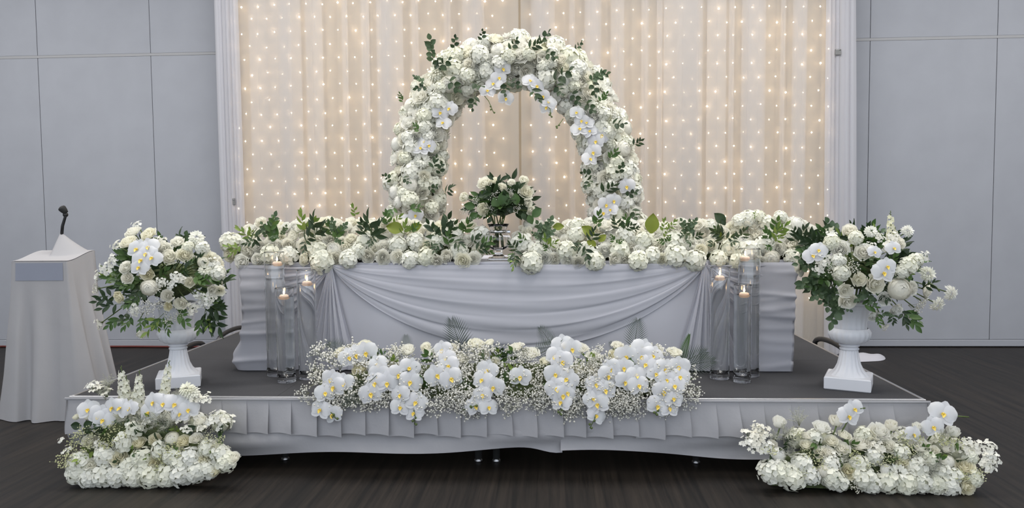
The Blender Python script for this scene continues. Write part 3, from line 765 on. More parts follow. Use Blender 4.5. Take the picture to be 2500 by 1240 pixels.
def spray(t, kind, P, L, d, face=(0, -1, .2), inner=False):
    stem, lm, Ms = fr_.choice(SPRAY[kind]); d = Vector(d).normalized(); z = Vector(face); z = (z-d*z.dot(d)).normalized(); x = d.cross(z)
    q = Matrix((x, d, z)).transposed().to_quaternion()
    n0 = NLEAF.get(t.name, 0)
    if inner or n0+len(Ms) > 292:       # foliage past the 300 largest leaves, kept as real leaves in one mesh
        mb, mats = BULK.setdefault(t.name, (MB(), []))
        G = Matrix.Translation(Vector(P)-ORG[t.name]) @ q.to_matrix().to_4x4() @ Matrix.Scale(L, 4)
        for me, X in [(stem, Matrix())]+[(lm, B) for B in Ms]:
            m_ = me.materials[0]
            if m_ not in mats: mats.append(m_)
            mb.add([v.co for v in me.vertices], [tuple(p.vertices) for p in me.polygons], mats.index(m_), G @ X)
        return None
    NLEAF[t.name] = n0+len(Ms)
    o = link('leaf_spray', stem, t, P, q, L)
    for B in Ms: sub('leaf', lm, o, B)
    return o
def leafy(t, kind, P, L, d, face=(0, -1, .2), name='leaf'):
    d = Vector(d).normalized(); z = Vector(face); z = (z-d*z.dot(d)).normalized(); x = d.cross(z)
    me = {'palm': PALM, 'fern': FERN}.get(kind) or LEAF[kind]
    return link({'palm': 'palm_frond', 'fern': 'fern_frond'}.get(kind, name), me, t, P, Matrix((x, d, z)).transposed().to_quaternion(), L)
def px_leaf(t, fn, kind, a, b_, Y, twist=.2, **kw):
    """spray or leaf from photo point a to point b, both at depth Y"""
    A = at(a[0], a[1], Y); B = at(b_[0], b_[1], Y-kw.pop('fwd', 0)); fn(t, kind, A, (B-A).length*(.92 if fn is spray else 1), B-A, (fr_.uniform(-twist, twist), -1, fr_.uniform(-.1, .4)), **kw)
class Pack:
    def __init__(s): s.p = []
    def ok(s, P, r, k=.80):
        for q, rq in s.p:
            if (q-P).length < k*(r+rq): return False
        return True
    def add(s, P, r): s.p.append((Vector(P), r))

# ------------------------------------------------------------------ flower arch
YA = 2.0
path = [at(x, y, YA) for x, y in AP]
path = [Vector((path[0].x+.0, YA, SH+.006)), Vector((path[0].x, YA, .9))]+path+[Vector((path[-1].x, YA, .9)), Vector((path[-1].x, YA, SH+.006))]
cum = [0]
for a, b_ in zip(path[:-1], path[1:]): cum.append(cum[-1]+(b_-a).length)
def along(s):
    for i in range(len(path)-1):
        if s <= cum[i+1] or i == len(path)-2:
            t = (s-cum[i])/(cum[i+1]-cum[i]); return path[i].lerp(path[i+1], t), (path[i+1]-path[i]).normalized()
ar = thing('flower_arch', 'arch of white roses and hydrangeas standing behind the head table', 'flower arch', (.09, YA, SH))
for dy in (-.10, .10): wpart('frame_pole', MB().tube([p+Vector((0, dy, 0)) for p in path], .013, 8), M['urn'], ar)
wpart('moss_core', MB().tube([along(.6+(cum[-1]-1.2)*i/60)[0] for i in range(61)], .14, 12), M['core_g'], ar)
pk = Pack(); ARR = .172
def arch_pt(s, phi, rad):
    p, tg = along(s); out = Vector((0, 1, 0)).cross(tg).normalized()     # in-plane normal
    if out.dot(p-Vector((.09, YA, 1.6))) < 0: out = -out
    n = out*math.sin(phi)+Vector((0, -1, 0))*math.cos(phi)
    return p+n*rad, n
# orchid runs (photo points on the arch)
for x, y in ((1190, 222), (1205, 205), (1218, 190), (1228, 168), (1235, 240), (1098, 265), (1075, 275), (1082, 300), (1035, 345), (1047, 355), (1028, 362), (1015, 525), (995, 540), (1310, 210), (1325, 235), (1335, 262), (1340, 250),
             (1408, 275), (1420, 295), (1432, 300), (1415, 315), (1440, 320), (1455, 345), (1448, 372), (1440, 388), (1470, 330), (1480, 500), (1490, 512), (1472, 520), (1498, 490), (1530, 455), (1295, 198)):
    P = at(x, y, YA-.21); orchid(ar, P, fr_.uniform(.055, .068), jit((0, -1, .1), .35)); pk.add(P, .05)
cnt = {'rose': 0, 'hyd': 0}; s_lo, s_hi = .75, cum[-1]-.75
for tries in range(9000):
    s = fr_.uniform(s_lo, s_hi); phi = fr_.uniform(-2.0, 2.0) if fr_.random() < .85 else fr_.uniform(2, 4.28)
    big = fr_.random()
    r_ = fr_.uniform(.052, .070) if big < .55 else fr_.uniform(.080, .105)
    P, n = arch_pt(s, phi, ARR+fr_.uniform(-.02, .035)-(.02 if r_ > .085 else 0))
    if not pk.ok(P, r_, .58): continue
    if r_ < .079:
        if cnt['rose'] >= 290: continue
        rose(ar, P, r_, n+Vector((0, -.25, .12)), fr_.choice(('p_white', 'p_white', 'p_white', 'p_ivory'))); cnt['rose'] += 1
    elif fr_.random() < .25: mum(ar, P, r_*.8, n)
    else: hyd(ar, P, r_, n); cnt['hyd'] += 1
    pk.add(P, r_)
for tries in range(500):     # loose blossoms pushed into the gaps
    s = fr_.uniform(s_lo, s_hi); P, n = arch_pt(s, fr_.uniform(-1.6, 1.6), ARR+.02)
    if pk.ok(P, .030, .62): hyd(ar, P, fr_.uniform(.055, .07), n); pk.add(P, .05)
print('arch', cnt)
for (x, y, dx, dy, L, k) in ((1060, 150, -.25, .9, .17, 'euc'), (1065, 165, .8, .3, .12, 'eucd'), (1068, 140, .1, -1, .09, 'eucd'), (1110, 118, .2, 1, .08, 'eucd'), (1175, 98, .3, 1, .07, 'eucd'), (1320, 104, .6, .5, .10, 'eucd'), (1290, 118, .9, .4, .10, 'dark'),
        (1405, 120, .8, .7, .07, 'eucd'), (1245, 120, .4, .4, .09, 'eucd'), (1035, 205, -.8, .6, .09, 'euc'), (1040, 210, -1, -.2, .08, 'eucd'), (1095, 195, .4, -.5, .12, 'eucd'), (1160, 235, -.3, -1, .10, 'eucd'), (1155, 200, .5, -.4, .11, 'eucd'),
        (1240, 200, -.3, -1, .10, 'eucd'), (1248, 198, .6, -.5, .08, 'eucd'), (1300, 215, .4, -.7, .12, 'dark'), (1330, 130, .6, -.4, .10, 'eucd'), (1352, 195, .8, .3, .15, 'eucd'), (1360, 205, .3, -.9, .10, 'eucd'), (1395, 225, .4, -.8, .10, 'eucd'),
        (1440, 195, .5, .3, .12, 'euc'), (1455, 190, .9, .2, .09, 'eucd'), (1446, 200, .1, -1, .10, 'eucd'), (1495, 300, .8, -.2, .10, 'eucd'), (1545, 355, .6, .4, .08, 'dark'), (1445, 430, -.7, .3, .09, 'eucd'), (1440, 440, -.4, -.6, .08, 'eucd'), (1510, 425, .3, .6, .08, 'eucd'),
        (1470, 470, .6, .5, .12, 'dark'), (1545, 510, .3, -.9, .10, 'eucd'), (1530, 480, .7, .3, .08, 'eucd'), (1050, 468, .5, .3, .08, 'eucd'), (1085, 470, .9, .4, .09, 'dark'), (955, 440, -.6, .5, .07, 'eucd'), (985, 432, .4, -.4, .07, 'eucd'), (1055, 412, .3, .8, .09, 'dark'),
        (1075, 425, .2, .8, .08, 'eucd'), (962, 505, -.2, -.6, .10, 'mid'), (1000, 515, .7, .2, .10, 'mid'), (985, 250, -.3, .8, .07, 'mid'), (1025, 320, -.4, .5, .07, 'mid'), (1430, 250, .5, -.8, .10, 'eucd'), (1465, 250, .3, .5, .08, 'mid'), (1490, 390, .4, .6, .09, 'mid')):
    spray(ar, k, at(x, y, YA-.24), L, (dx, fr_.uniform(-.5, -.1), dy), (fr_.uniform(-.4, .4), -1, fr_.uniform(0, .5)))
for (a, b_) in (((1175, 225), (1205, 275)), ((1335, 255), (1345, 285)), ((1375, 290), (1358, 312))):
    A, B = at(*a, YA-.2), at(*b_, YA-.26)
    o = wpart('bud_stem', MB().tube([A, A.lerp(B, .5)+Vector((.01, 0, .01)), B], .003, 5), M['stem'], ar)
    for k in range(3): sub('bud', MB().ball((0, 0, 0), .008, n=6, m=5).mesh('bud', M['stem']), o).location = A.lerp(B, .7+.15*k)-ORG[ar.name]+Vector((.006*(-1)**k, 0, 0))

# ------------------------------------------------------------------ garlands along the table front
def garland(label, xa, xb, seed, gaps=()):
    rr = random.Random(seed)
    P0 = at((xa+xb)/2, 600, .86); t = thing('table_garland', label, 'garland', (P0.x, .88, TZ), 'garlands along the front edge of the head table')
    A, B = at(xa+25, 620, .86), at(xb-25, 620, .86)
    wpart('moss_core', MB().tube([(A.x+(B.x-A.x)*i/20, .88, TZ+.055) for i in range(21)], [.03]+[.055]*19+[.03], 8), M['foam'], t)
    pk = Pack(); n_ = [0, 0]
    for k in range(5000):
        px = rr.uniform(xa, xb); low = rr.random()
        end = min(1, min(px-xa, xb-px)/60+.45)
        py = rr.uniform(588, 641) if low < .6 else rr.uniform(588-46*end, 590)
        if xa < 700 and px < 600 and py < 585: continue
        Y = .722+.0022*(638-py)+rr.uniform(-.01, .02) if py > 560 else .90+rr.uniform(-.03, .08)
        r_ = rr.uniform(.046, .062) if rr.random() < .42 else rr.uniform(.066, .09)
        if py < 570: r_ = rr.uniform(.042, .055)
        P = at(px, py, Y)
        if not pk.ok(P, r_, .62): continue
        n = (rr.uniform(-.3, .3), -1, .15+(620-py)*.012)
        if r_ < .066:
            if py < 575 and n_[0] > 0 and rr.random() < .35: continue
            rose(t, P, r_, n, rr.choice(('p_white', 'p_white', 'p_ivory')))
        else: hyd(t, P, r_, n)
        n_[0 if r_ < .066 else 1] += 1; pk.add(P, r_)
    for k in range(60):      # back of the garland, seen from the side and over the top
        P = at(rr.uniform(xa+20, xb-20), 590, 1.02); P.z = TZ+rr.uniform(.05, .12)
        if pk.ok(P, .07, .8): hyd(t, P, .075, (0, .6, 1)); pk.add(P, .07)
    print('garland', n_)
    return t
gl = garland('garland of white flowers and leaves along the left half of the table front', 556, 1178, 51)
gr = garland('garland of white flowers and leaves along the right half of the table front', 1262, 1990, 52)
GL = [  # leaves: kind, from, to, depth
    ('light', (585, 612), (552, 598), .80), ('light', (590, 600), (560, 620), .80), ('light', (612, 585), (583, 556), .84), ('light', (615, 580), (612, 556), .84), ('dark', (610, 585), (645, 572), .8), ('dark', (625, 590), (597, 594), .78),
    ('euc', (665, 575), (672, 522), .86), ('euc', (655, 578), (635, 548), .86), ('euc', (690, 575), (695, 552), .82), ('mid', (662, 570), (668, 535), .82), ('euc', (682, 580), (660, 580), .80),
    ('light', (740, 565), (737, 520), .9), ('light', (735, 560), (775, 536), .88), ('dark', (765, 585), (775, 530), .84), ('dark', (770, 570), (800, 548), .84), ('dark', (745, 590), (765, 560), .82), ('dark', (750, 585), (742, 612), .78),
    ('euc', (822, 575), (810, 535), .84), ('euc', (825, 578), (845, 545), .84), ('mid', (820, 585), (832, 560), .8), ('euc', (815, 585), (835, 590), .80), ('mid', (812, 575), (805, 545), .86),
    ('dark', (890, 575), (880, 540), .84), ('dark', (902, 590), (908, 528), .84), ('dark', (908, 585), (938, 545), .84), ('light', (865, 530), (863, 500), .95), ('dark', (912, 580), (905, 600), .8),
    ('light', (985, 575), (1000, 540), .85), ('mid', (1000, 570), (1020, 545), .85), ('mid', (950, 550), (945, 520), .92), ('light', (960, 545), (980, 528), .9),
    ('dark', (1065, 585), (1045, 545), .84), ('dark', (1070, 580), (1095, 530), .84), ('dark', (1085, 580), (1110, 545), .84), ('dark', (1055, 590), (1040, 600), .80), ('dark', (1075, 590), (1062, 615), .78), ('mid', (1098, 600), (1098, 570), .80), ('dark', (1110, 585), (1130, 605), .8),
    ('mid', (1130, 575), (1150, 540), .9), ('mid', (1140, 565), (1125, 548), .9), ('dark', (1150, 590), (1172, 575), .82), ('dark', (1160, 610), (1190, 600), .80), ('mid', (1175, 600), (1205, 585), .80), ('mid', (1180, 610), (1200, 618), .79)]
for k, a, b_, Y in GL: px_leaf(gl, spray, k, a, b_, Y-.05, fwd=.03)
for k, a, b_, Y in (('yel', (985, 562), (942, 552), .80), ('yel', (1002, 560), (1030, 548), .82), ('broad', (668, 590), (672, 545), .80), ('broad', (835, 575), (815, 560), .79)): px_leaf(gl, leafy, k, a, b_, Y)
GRL = [('dark', (1262, 612), (1245, 590), .80), ('dark', (1258, 610), (1262, 642), .72), ('light', (1258, 630), (1250, 655), .70), ('mid', (1250, 615), (1242, 632), .74), ('mid', (1285, 598), (1272, 575), .82),
    ('euc', (1330, 585), (1310, 545), .86), ('euc', (1330, 580), (1345, 532), .86), ('euc', (1325, 590), (1352, 562), .82), ('euc', (1322, 588), (1300, 570), .84), ('light', (1340, 605), (1335, 572), .78), ('light', (1342, 602), (1360, 590), .78), ('mid', (1338, 610), (1325, 598), .78),
    ('dark', (1430, 600), (1402, 608), .76), ('dark', (1432, 605), (1438, 638), .74), ('dark', (1440, 590), (1455, 560), .80), ('mid', (1500, 590), (1490, 575), .78), ('mid', (1505, 595), (1520, 585), .78), ('dark', (1510, 560), (1502, 532), .86), ('dark', (1520, 560), (1545, 545), .86), ('mid', (1530, 560), (1528, 528), .88), ('dark', (1545, 560), (1560, 555), .84), ('mid', (1458, 550), (1466, 520), .9), ('mid', (1470, 545), (1452, 540), .9),
    ('light', (1615, 565), (1622, 535), .86), ('light', (1620, 580), (1630, 555), .80), ('mid', (1625, 590), (1605, 588), .78), ('mid', (1628, 592), (1635, 575), .78), ('light', (1628, 555), (1650, 538), .88),
    ('euc', (1678, 570), (1662, 540), .86), ('euc', (1680, 570), (1698, 535), .86), ('euc', (1682, 575), (1682, 540), .84), ('dark', (1680, 575), (1660, 575), .82), ('dark', (1690, 580), (1712, 570), .82), ('dark', (1685, 585), (1680, 600), .78),
    ('dark', (1770, 580), (1738, 560), .82), ('dark', (1770, 580), (1800, 575), .82), ('dark', (1760, 585), (1752, 560), .82), ('dark', (1745, 590), (1730, 600), .80), ('mid', (1760, 575), (1745, 555), .84), ('dark', (1780, 590), (1800, 595), .78), ('dark', (1800, 585), (1822, 560), .86),
    ('mid', (1885, 580), (1895, 535), .86), ('light', (1890, 590), (1915, 575), .78), ('light', (1888, 585), (1905, 550), .80), ('mid', (1880, 590), (1872, 560), .82), ('light', (1895, 575), (1925, 548), .86), ('mid', (1885, 600), (1870, 605), .77), ('light', (1842, 535), (1840, 518), .9),
    ('dark', (1945, 590), (1970, 555), .80), ('dark', (1945, 588), (1985, 562), .80), ('dark', (1950, 595), (2000, 585), .80), ('dark', (1960, 600), (2010, 600), .80), ('dark', (1940, 590), (1935, 560), .82), ('dark', (1965, 605), (1990, 618), .80), ('dark', (1970, 590), (2020, 575), .82)]
for k, a, b_, Y in GRL: px_leaf(gr, spray, k, a, b_, Y-.05, fwd=.03)
for k, a, b_, Y in (('yel', (1450, 575), (1420, 552), .78), ('yel', (1462, 590), (1480, 572), .76), ('yel', (1455, 600), (1432, 588), .75), ('yel', (1590, 570), (1595, 520), .80), ('yel', (1350, 555), (1378, 552), .84), ('broadd', (1770, 545), (1744, 520), .88), ('yel', (1760, 580), (1748, 562), .80), ('broadd', (1770, 550), (1762, 535), .86)):
    px_leaf(gr, leafy, k, a, b_, Y)
for (x, y, r_) in ((1825, 535, 22), (1850, 530, 18), (1805, 540, 18), (1905, 530, 16), (1870, 545, 20), (1922, 555, 18), (1735, 552, 18), (1410, 553, 20), (1475, 552, 14)): 
    P = at(x, y, .90); hyd(gr, P, r_/pxm(P)*1.15, (0, -1, .6))

# ------------------------------------------------------------------ crystal vase and bouquet in the middle of the table
cvp = Vector((at(1217, 628, .93).x, .93, TZ+.001))
cv = thing('crystal_vase', 'clear crystal pedestal vase in the middle of the table', 'vase', cvp)
link('foot', MB().box((0, 0, .009), (.14, .14, .018), bev=.004).mesh('foot', M['crystal'], False), cv, cvp)
link('glass', MB().lathe([(.0001, .019), (.05, .019), (.034, .035), (.026, .052), (.032, .068), (.062, .085), (.085, .115), (.090, .145), (.080, .170), (.058, .188), (.054, .20), (.062, .225), (.076, .248), (.073, .248), (.059, .225), (.051, .20), (.055, .186), (.076, .168), (.086, .145), (.081, .117), (.058, .089), (.02, .078), (.0001, .076)], 40).mesh('glass', M['glass']), cv, cvp)
link('band', MB().lathe([(.058, .184), (.064, .186), (.064, .202), (.058, .204)], 40).mesh('band', M['silver']), cv, cvp)
for s in (-1, 1): link('handle', MB().box((0, 0, 0), (.022, .02, .02), bev=.004).mesh('handle', M['silver'], False), cv, cvp+Vector((s*.072, 0, .194)))
link('water', MB().lathe([(.0001, .0765), (.019, .0785), (.057, .0895), (.0815, .1165), (.0865, .145), (.0765, .168), (.0001, .1685)], 32).mesh('water', M['water']), cv, cvp)
bq = thing('bouquet', 'bouquet of white roses and dark leaves in the crystal vase', 'bouquet', cvp+Vector((0, 0, .1)))
for i in range(9):
    a = i*2.4; P = cvp+Vector((.03*math.cos(a), .03*math.sin(a), .08)); Q = cvp+Vector((.06*math.cos(a+1), .06*math.sin(a+1), .33))
    wpart('stem', MB().tube([P, cvp+Vector((.018*math.cos(a), .018*math.sin(a), .19)), Q], .004, 5), M['stem'], bq)
bc_ = at(1225, 500, .93)
wpart('moss_core', MB().ball((bc_.x, bc_.y, bc_.z), .095, n=14, m=10, sq=.8), M['leaf_dark'], bq)
for (x, y, r_, b3) in ((1183, 446, 20, 0), (1279, 441, 15, 1), (1285, 468, 19, 0), (1290, 495, 14, 0), (1297, 515, 13, 0), (1180, 511, 20, 0), (1134, 481, 15, 1), (1246, 480, 14, 1), (1226, 456, 13, 0), (1248, 445, 12, 0), (1205, 440, 11, 0)):
    dx = x-1222; P = at(x, y, .93-.10+.0000*dx); n = Vector((dx*.006, -.8, (500-y)*.008+.15))
    (bud if b3 else rose)(bq, P, r_/pxm(P), n, 'p_ivory')
    wpart('rose_stem', MB().tube([bc_+Vector((0, 0, -.08)), bc_.lerp(P, .6)+Vector((0, 0, -.01)), P-n.normalized()*.01], .003, 5), M['stem'], bq)
for k in range(50):
    a = fr_.uniform(0, 2*PI); el = fr_.uniform(-.45, 1.35); d = Vector((math.cos(a)*math.cos(el)*1.1, math.sin(a)*math.cos(el), math.sin(el)*.75))
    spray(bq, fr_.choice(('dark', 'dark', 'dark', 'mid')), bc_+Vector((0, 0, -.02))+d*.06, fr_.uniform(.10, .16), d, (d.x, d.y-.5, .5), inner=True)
for k, a, b_ in (('broad', (1228, 505), (1232, 462), ), ('broad', (1215, 510), (1205, 480)), ('broad', (1262, 500), (1258, 470)), ('broad', (1160, 505), (1132, 500)), ('broad', (1165, 520), (1145, 535)), ('broad', (1300, 530), (1322, 508)), ('broad', (1290, 525), (1300, 548)), ('broadd', (1195, 470), (1165, 480)), ('broadd', (1250, 520), (1240, 500)), ('broadd', (1275, 520), (1282, 538)), ('broadd', (1200, 530), (1190, 545)), ('dark', (1215, 445), (1222, 425)), ('dark', (1205, 440), (1188, 427)), ('dark', (1222, 440), (1245, 428))):
    px_leaf(bq, leafy, k, a, b_, .80)
for x, y, r_ in ((1208, 475, 18), (1203, 510, 14), (1163, 492, 14), (1262, 510, 16), (1152, 530, 14), (1135, 515, 14), (1245, 465, 12)): P = at(x, y, .82); cluster(bq, 'gypsophila', GYP, P, r_/pxm(P), (0, -1, .3))

# ------------------------------------------------------------------ urn bouquets
def urn_bouquet(label, centre, base, roses_, orchids, seed, rx, ry, rz):
    rr = random.Random(seed); t = thing('urn_bouquet', label, 'bouquet', base, 'bouquets in the white urns')
    C = centre
    core = MB().ball((C.x, C.y, C.z-.02), .16, n=16, m=10, sq=.7)
    wpart('moss_core', core, M['foam'], t)
    for i in range(4):
        a = i*1.6; wpart('stem', MB().tube([base+Vector((.02*math.cos(a), .02*math.sin(a), .0)), C+Vector((.05*math.cos(a), .05*math.sin(a), -.05))], .006, 5), M['stem'], t)
    def hit(px, py):
        P = at(px, py, C.y)
        for _ in range(3):
            ex, ez = (P.x-C.x)/rx, (P.z-C.z)/rz; k = max(0.0, 1-ex*ex-ez*ez)
            P = at(px, py, C.y-ry*math.sqrt(k))
        n = Vector(((P.x-C.x)/rx**2, (P.y-C.y)/ry**2-2.2, (P.z-C.z)/rz**2+1.0)).normalized(); return P, n
    for x, y, r_, c in roses_:
        P, n = hit(x, y); P = P+n*.045; k = pxm(P)
        if ((P.x-C.x)/rx)**2+((P.z-C.z)/rz)**2 > .62:
            m_ = C.lerp(P, .55)+Vector((0, -.02, .01)); wpart('flower_stem', MB().tube([C, m_, P], .0035, 5), M['stem'], t)
        if c == 'b': bud(t, P, r_/k, n, 'p_ivory')
        elif c == 'h': hyd(t, P, r_/k, n)
        elif c == 'm': mum(t, P, r_/k, n)
        elif c == 's': cluster(t, 'blossom_cluster', STAR, P, r_/k, n)
        elif c == 'g': cluster(t, 'gypsophila', GYP, P, r_/k, n)
        else: rose(t, P, r_/k*1.05, n, {'w': 'p_white', 'i': 'p_ivory', 'c': 'p_cream', 'B': 'p_white'}[c], 'ball' if c == 'B' else None)
    for x, y, r_ in orchids:
        P, n = hit(x, y); P = P+n*.075; orchid(t, P, r_/pxm(P), n+Vector((0, -.6, 0)))
    # back half, so that the bouquet is round
    for k in range(24):
        a = rr.uniform(.15, PI-.15); el = rr.uniform(-.2, 1.1); d = Vector((math.cos(a)*math.cos(el)*rx, math.sin(a)*math.cos(el)*ry, math.sin(el)*rz))
        rose(t, C+d*.8, rr.uniform(.035, .05), d, rr.choice(('p_white', 'p_ivory')))
    for k in range(66):
        a = rr.uniform(0, 2*PI); el = rr.uniform(-.65, 1.2); d = Vector((math.cos(a)*math.cos(el)*rx, math.sin(a)*math.cos(el)*ry, math.sin(el)*rz)); u_ = d.normalized()
        if u_.y > .3 and k % 2: continue
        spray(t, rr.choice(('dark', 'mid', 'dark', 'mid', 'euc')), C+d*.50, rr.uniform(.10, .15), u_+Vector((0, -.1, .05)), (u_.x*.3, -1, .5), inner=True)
    return t, hit
ub, hit = urn_bouquet('round bouquet of cream roses and orchids in the left urn', Vector((-1.965, .31, 1.09)), Vector((-1.935, .31, SH+.38)),
    [(334, 578, 20, 'i'), (324, 600, 21, 'i'), (369, 583, 19, 'i'), (420, 634, 22, 'i'), (455, 629, 19, 'i'), (437, 600, 18, 'i'), (481, 593, 20, 'm'), (319, 657, 18, 'i'), (322, 681, 14, 'w'), (304, 724, 17, 'c'), (514, 636, 17, 'i'), (498, 646, 14, 'i'), (501, 664, 17, 'm'), (465, 690, 14, 'i'), (415, 720, 16, 'w'), (445, 737, 18, 'i'), (417, 743, 13, 'c'), (374, 702, 19, 'B'), (519, 707, 13, 'i'), (534, 709, 13, 'i'),
     (408, 616, 18, 'i'), (390, 614, 15, 'w'), (369, 672, 17, 'c'), (400, 690, 16, 's'), (436, 680, 18, 's'), (425, 697, 16, 's'), (448, 684, 14, 's'), (395, 705, 18, 'g'), (375, 740, 24, 'g'), (365, 750, 20, 'g'), (400, 735, 18, 'g'), (278, 660, 24, 's'), (262, 680, 20, 's'), (258, 705, 18, 's'), (290, 640, 18, 's'), (472, 748, 20, 's'), (500, 735, 20, 's'), (515, 722, 18, 's'), (488, 720, 16, 's'), (530, 670, 22, 'h'), (520, 650, 18, 's'), (340, 752, 20, 's'), (345, 565, 16, 's'), (400, 600, 16, 's'), (420, 770, 20, 'g'), (445, 765, 18, 'g'), (262, 780, 18, 's'), (300, 610, 18, 's'), (495, 615, 20, 'h'), (462, 612, 16, 'h')],
    [(352, 622, 25), (377, 618, 24), (362, 645, 26), (386, 640, 22), (357, 660, 22), (372, 632, 24)], 61, .40, .30, .30)
for k, a, b_, Y in (('dark', (275, 735), (232, 738), .25), ('dark', (290, 745), (245, 755), .25), ('dark', (282, 725), (240, 722), .27), ('mid', (300, 770), (265, 800), .22), ('mid', (320, 770), (300, 800), .2), ('eucd', (310, 765), (290, 790), .18), ('dark', (505, 740), (550, 760), .22), ('dark', (510, 745), (548, 800), .22), ('dark', (500, 750), (525, 800), .22), ('mid', (495, 770), (485, 810), .2), ('light', (500, 780), (515, 808), .2),
        ('dark', (530, 695), (568, 690), .25), ('dark', (520, 735), (552, 745), .22), ('mid', (400, 770), (375, 800), .10), ('light', (395, 775), (360, 815), .10), ('light', (380, 780), (388, 808), .12), ('mid', (405, 780), (410, 812), .10), ('mid', (355, 770), (338, 800), .15), ('light', (270, 660), (250, 650), .27), ('light', (280, 690), (255, 665), .27), ('dark', (300, 640), (280, 625), .27), ('dark', (300, 650), (285, 632), .25), ('dark', (440, 590), (445, 578), .25), ('light', (420, 605), (425, 588), .15), ('dark', (480, 650), (500, 625), .1), ('mid', (470, 670), (500, 690), .06), ('mid', (480, 690), (510, 680), .06), ('mid', (330, 690), (300, 700), .06), ('mid', (340, 720), (310, 745), .05), ('dark', (345, 700), (330, 730), .05), ('mid', (390, 680), (410, 660), .05), ('dark', (440, 660), (470, 650), .05), ('mid', (430, 760), (460, 790), .08)):
    px_leaf(ub, spray, k, a, b_, Y, fwd=.03)
P = at(346, 816, .18); bud(ub, P, .036, (-.2, -.7, -.9)); wpart('bud_stem', MB().tube([at(352, 760, .2), at(341, 780, .19), at(344, 806, .18)], .003, 5), M['stem'], ub)
ub2, hit2 = urn_bouquet('spreading bouquet of white roses and eucalyptus in the right urn', Vector((2.165, .30, 1.135)), Vector((2.14, .30, SH+.38)),
    [(2047, 616, 24, 'w'), (2070, 574, 20, 'w'), (2119, 576, 16, 'm'), (2102, 621, 22, 'i'), (2091, 682, 20, 'i'), (2129, 691, 25, 'i'), (2061, 706, 20, 'i'), (2066, 729, 21, 'w'), (2184, 703, 26, 'w'), (2214, 701, 17, 'w'), (2150, 725, 16, 'w'), (2176, 748, 17, 'w'), (2246, 670, 21, 'm'), (2244, 705, 20, 'w'), (2203, 576, 16, 'm'), (2297, 710, 20, 'm'), (2267, 733, 20, 'm'), (2184, 602, 17, 'w'), (2125, 761, 15, 'w'), (2140, 590, 16, 's'), (2051, 667, 24, 'h'), (2203, 652, 26, 'h'), (2222, 640, 20, 'h'), (2190, 665, 20, 'h'), (2160, 610, 20, 's'), (2115, 610, 18, 's'), (2030, 600, 22, 'h'), (2010, 640, 22, 's'), (2025, 660, 20, 'g'), (2075, 655, 22, 'g'), (2215, 740, 26, 'g'), (2230, 725, 22, 'g'), (2240, 632, 18, 's'), (2085, 590, 20, 'h'), (2200, 760, 16, 's'), (2150, 780, 14, 's'), (2172, 590, 18, 's'), (2000, 660, 18, 's'), (2045, 640, 20, 'h'), (2030, 585, 18, 's')],
    [(2142, 668, 26), (2150, 655, 22), (2165, 617, 18), (1987, 633, 22), (2000, 622, 20), (2123, 625, 16)], 62, .40, .30, .29)
for b4, tp in (((2176, 615), (2174, 524)), ((2190, 620), (2186, 560))):
    A = at(*b4, .26); B = at(*tp, .24); link('flower_spike', SPIKE[0], ub2, A, Vector((0, 0, 1)).rotation_difference((B-A).normalized()), (B-A).length)
for k, a, b_, Y in (('euc', (2020, 680), (1975, 690), .22), ('euc', (2030, 690), (1985, 730), .20), ('euc', (2040, 700), (2010, 740), .18), ('euc', (2025, 670), (1970, 665), .22), ('euc', (2035, 700), (2025, 755), .18), ('euc', (2045, 715), (2030, 795), .15), ('euc', (2020, 690), (1950, 695), .24), ('euc', (2040, 710), (2050, 750), .12), ('euc', (2050, 735), (2080, 755), .12), ('euc', (2120, 700), (2090, 735), .05), ('euc', (2110, 705), (2140, 740), .05), ('dark', (2010, 610), (1985, 600), .26), ('dark', (2020, 600), (2005, 570), .26), ('dark', (2030, 620), (2010, 590), .24),
        ('light', (2060, 600), (2050, 565), .20), ('light', (2065, 605), (2085, 590), .18), ('yel', (2055, 590), (2070, 570), .2), ('light', (2135, 610), (2140, 560), .18), ('mid', (2140, 615), (2150, 580), .16), ('mid', (2145, 620), (2120, 640), .10), ('light', (2215, 625), (2210, 610), .18), ('mid', (2230, 635), (2258, 625), .2), ('mid', (2170, 650), (2190, 625), .06), ('dark', (2080, 640), (2100, 660), .06), ('mid', (2225, 665), (2205, 680), .08), ('light', (2200, 670), (2235, 660), .08), ('dark', (2205, 755), (2215, 795), .15), ('mid', (2200, 760), (2235, 800), .15), ('mid', (2215, 765), (2245, 785), .15), ('dark', (2180, 765), (2182, 790), .12), ('mid', (2140, 765), (2150, 795), .10), ('dark', (2220, 760), (2240, 770), .16), ('euc', (2150, 765), (2180, 770), .08), ('dark', (2250, 700), (2285, 690), .2), ('dark', (2160, 700), (2165, 735), .03), ('mid', (2100, 745), (2140, 750), .06)):
    if k == 'yel': px_leaf(ub2, leafy, k, a, b_, Y)
    else: px_leaf(ub2, spray, k, a, b_, Y, fwd=.03)
wpart('rose_stem', MB().tube([at(2250, 705, .22), at(2268, 690, .18), at(2285, 700, .16), at(2294, 712, .15)], .004, 5), M['stem'], ub2)

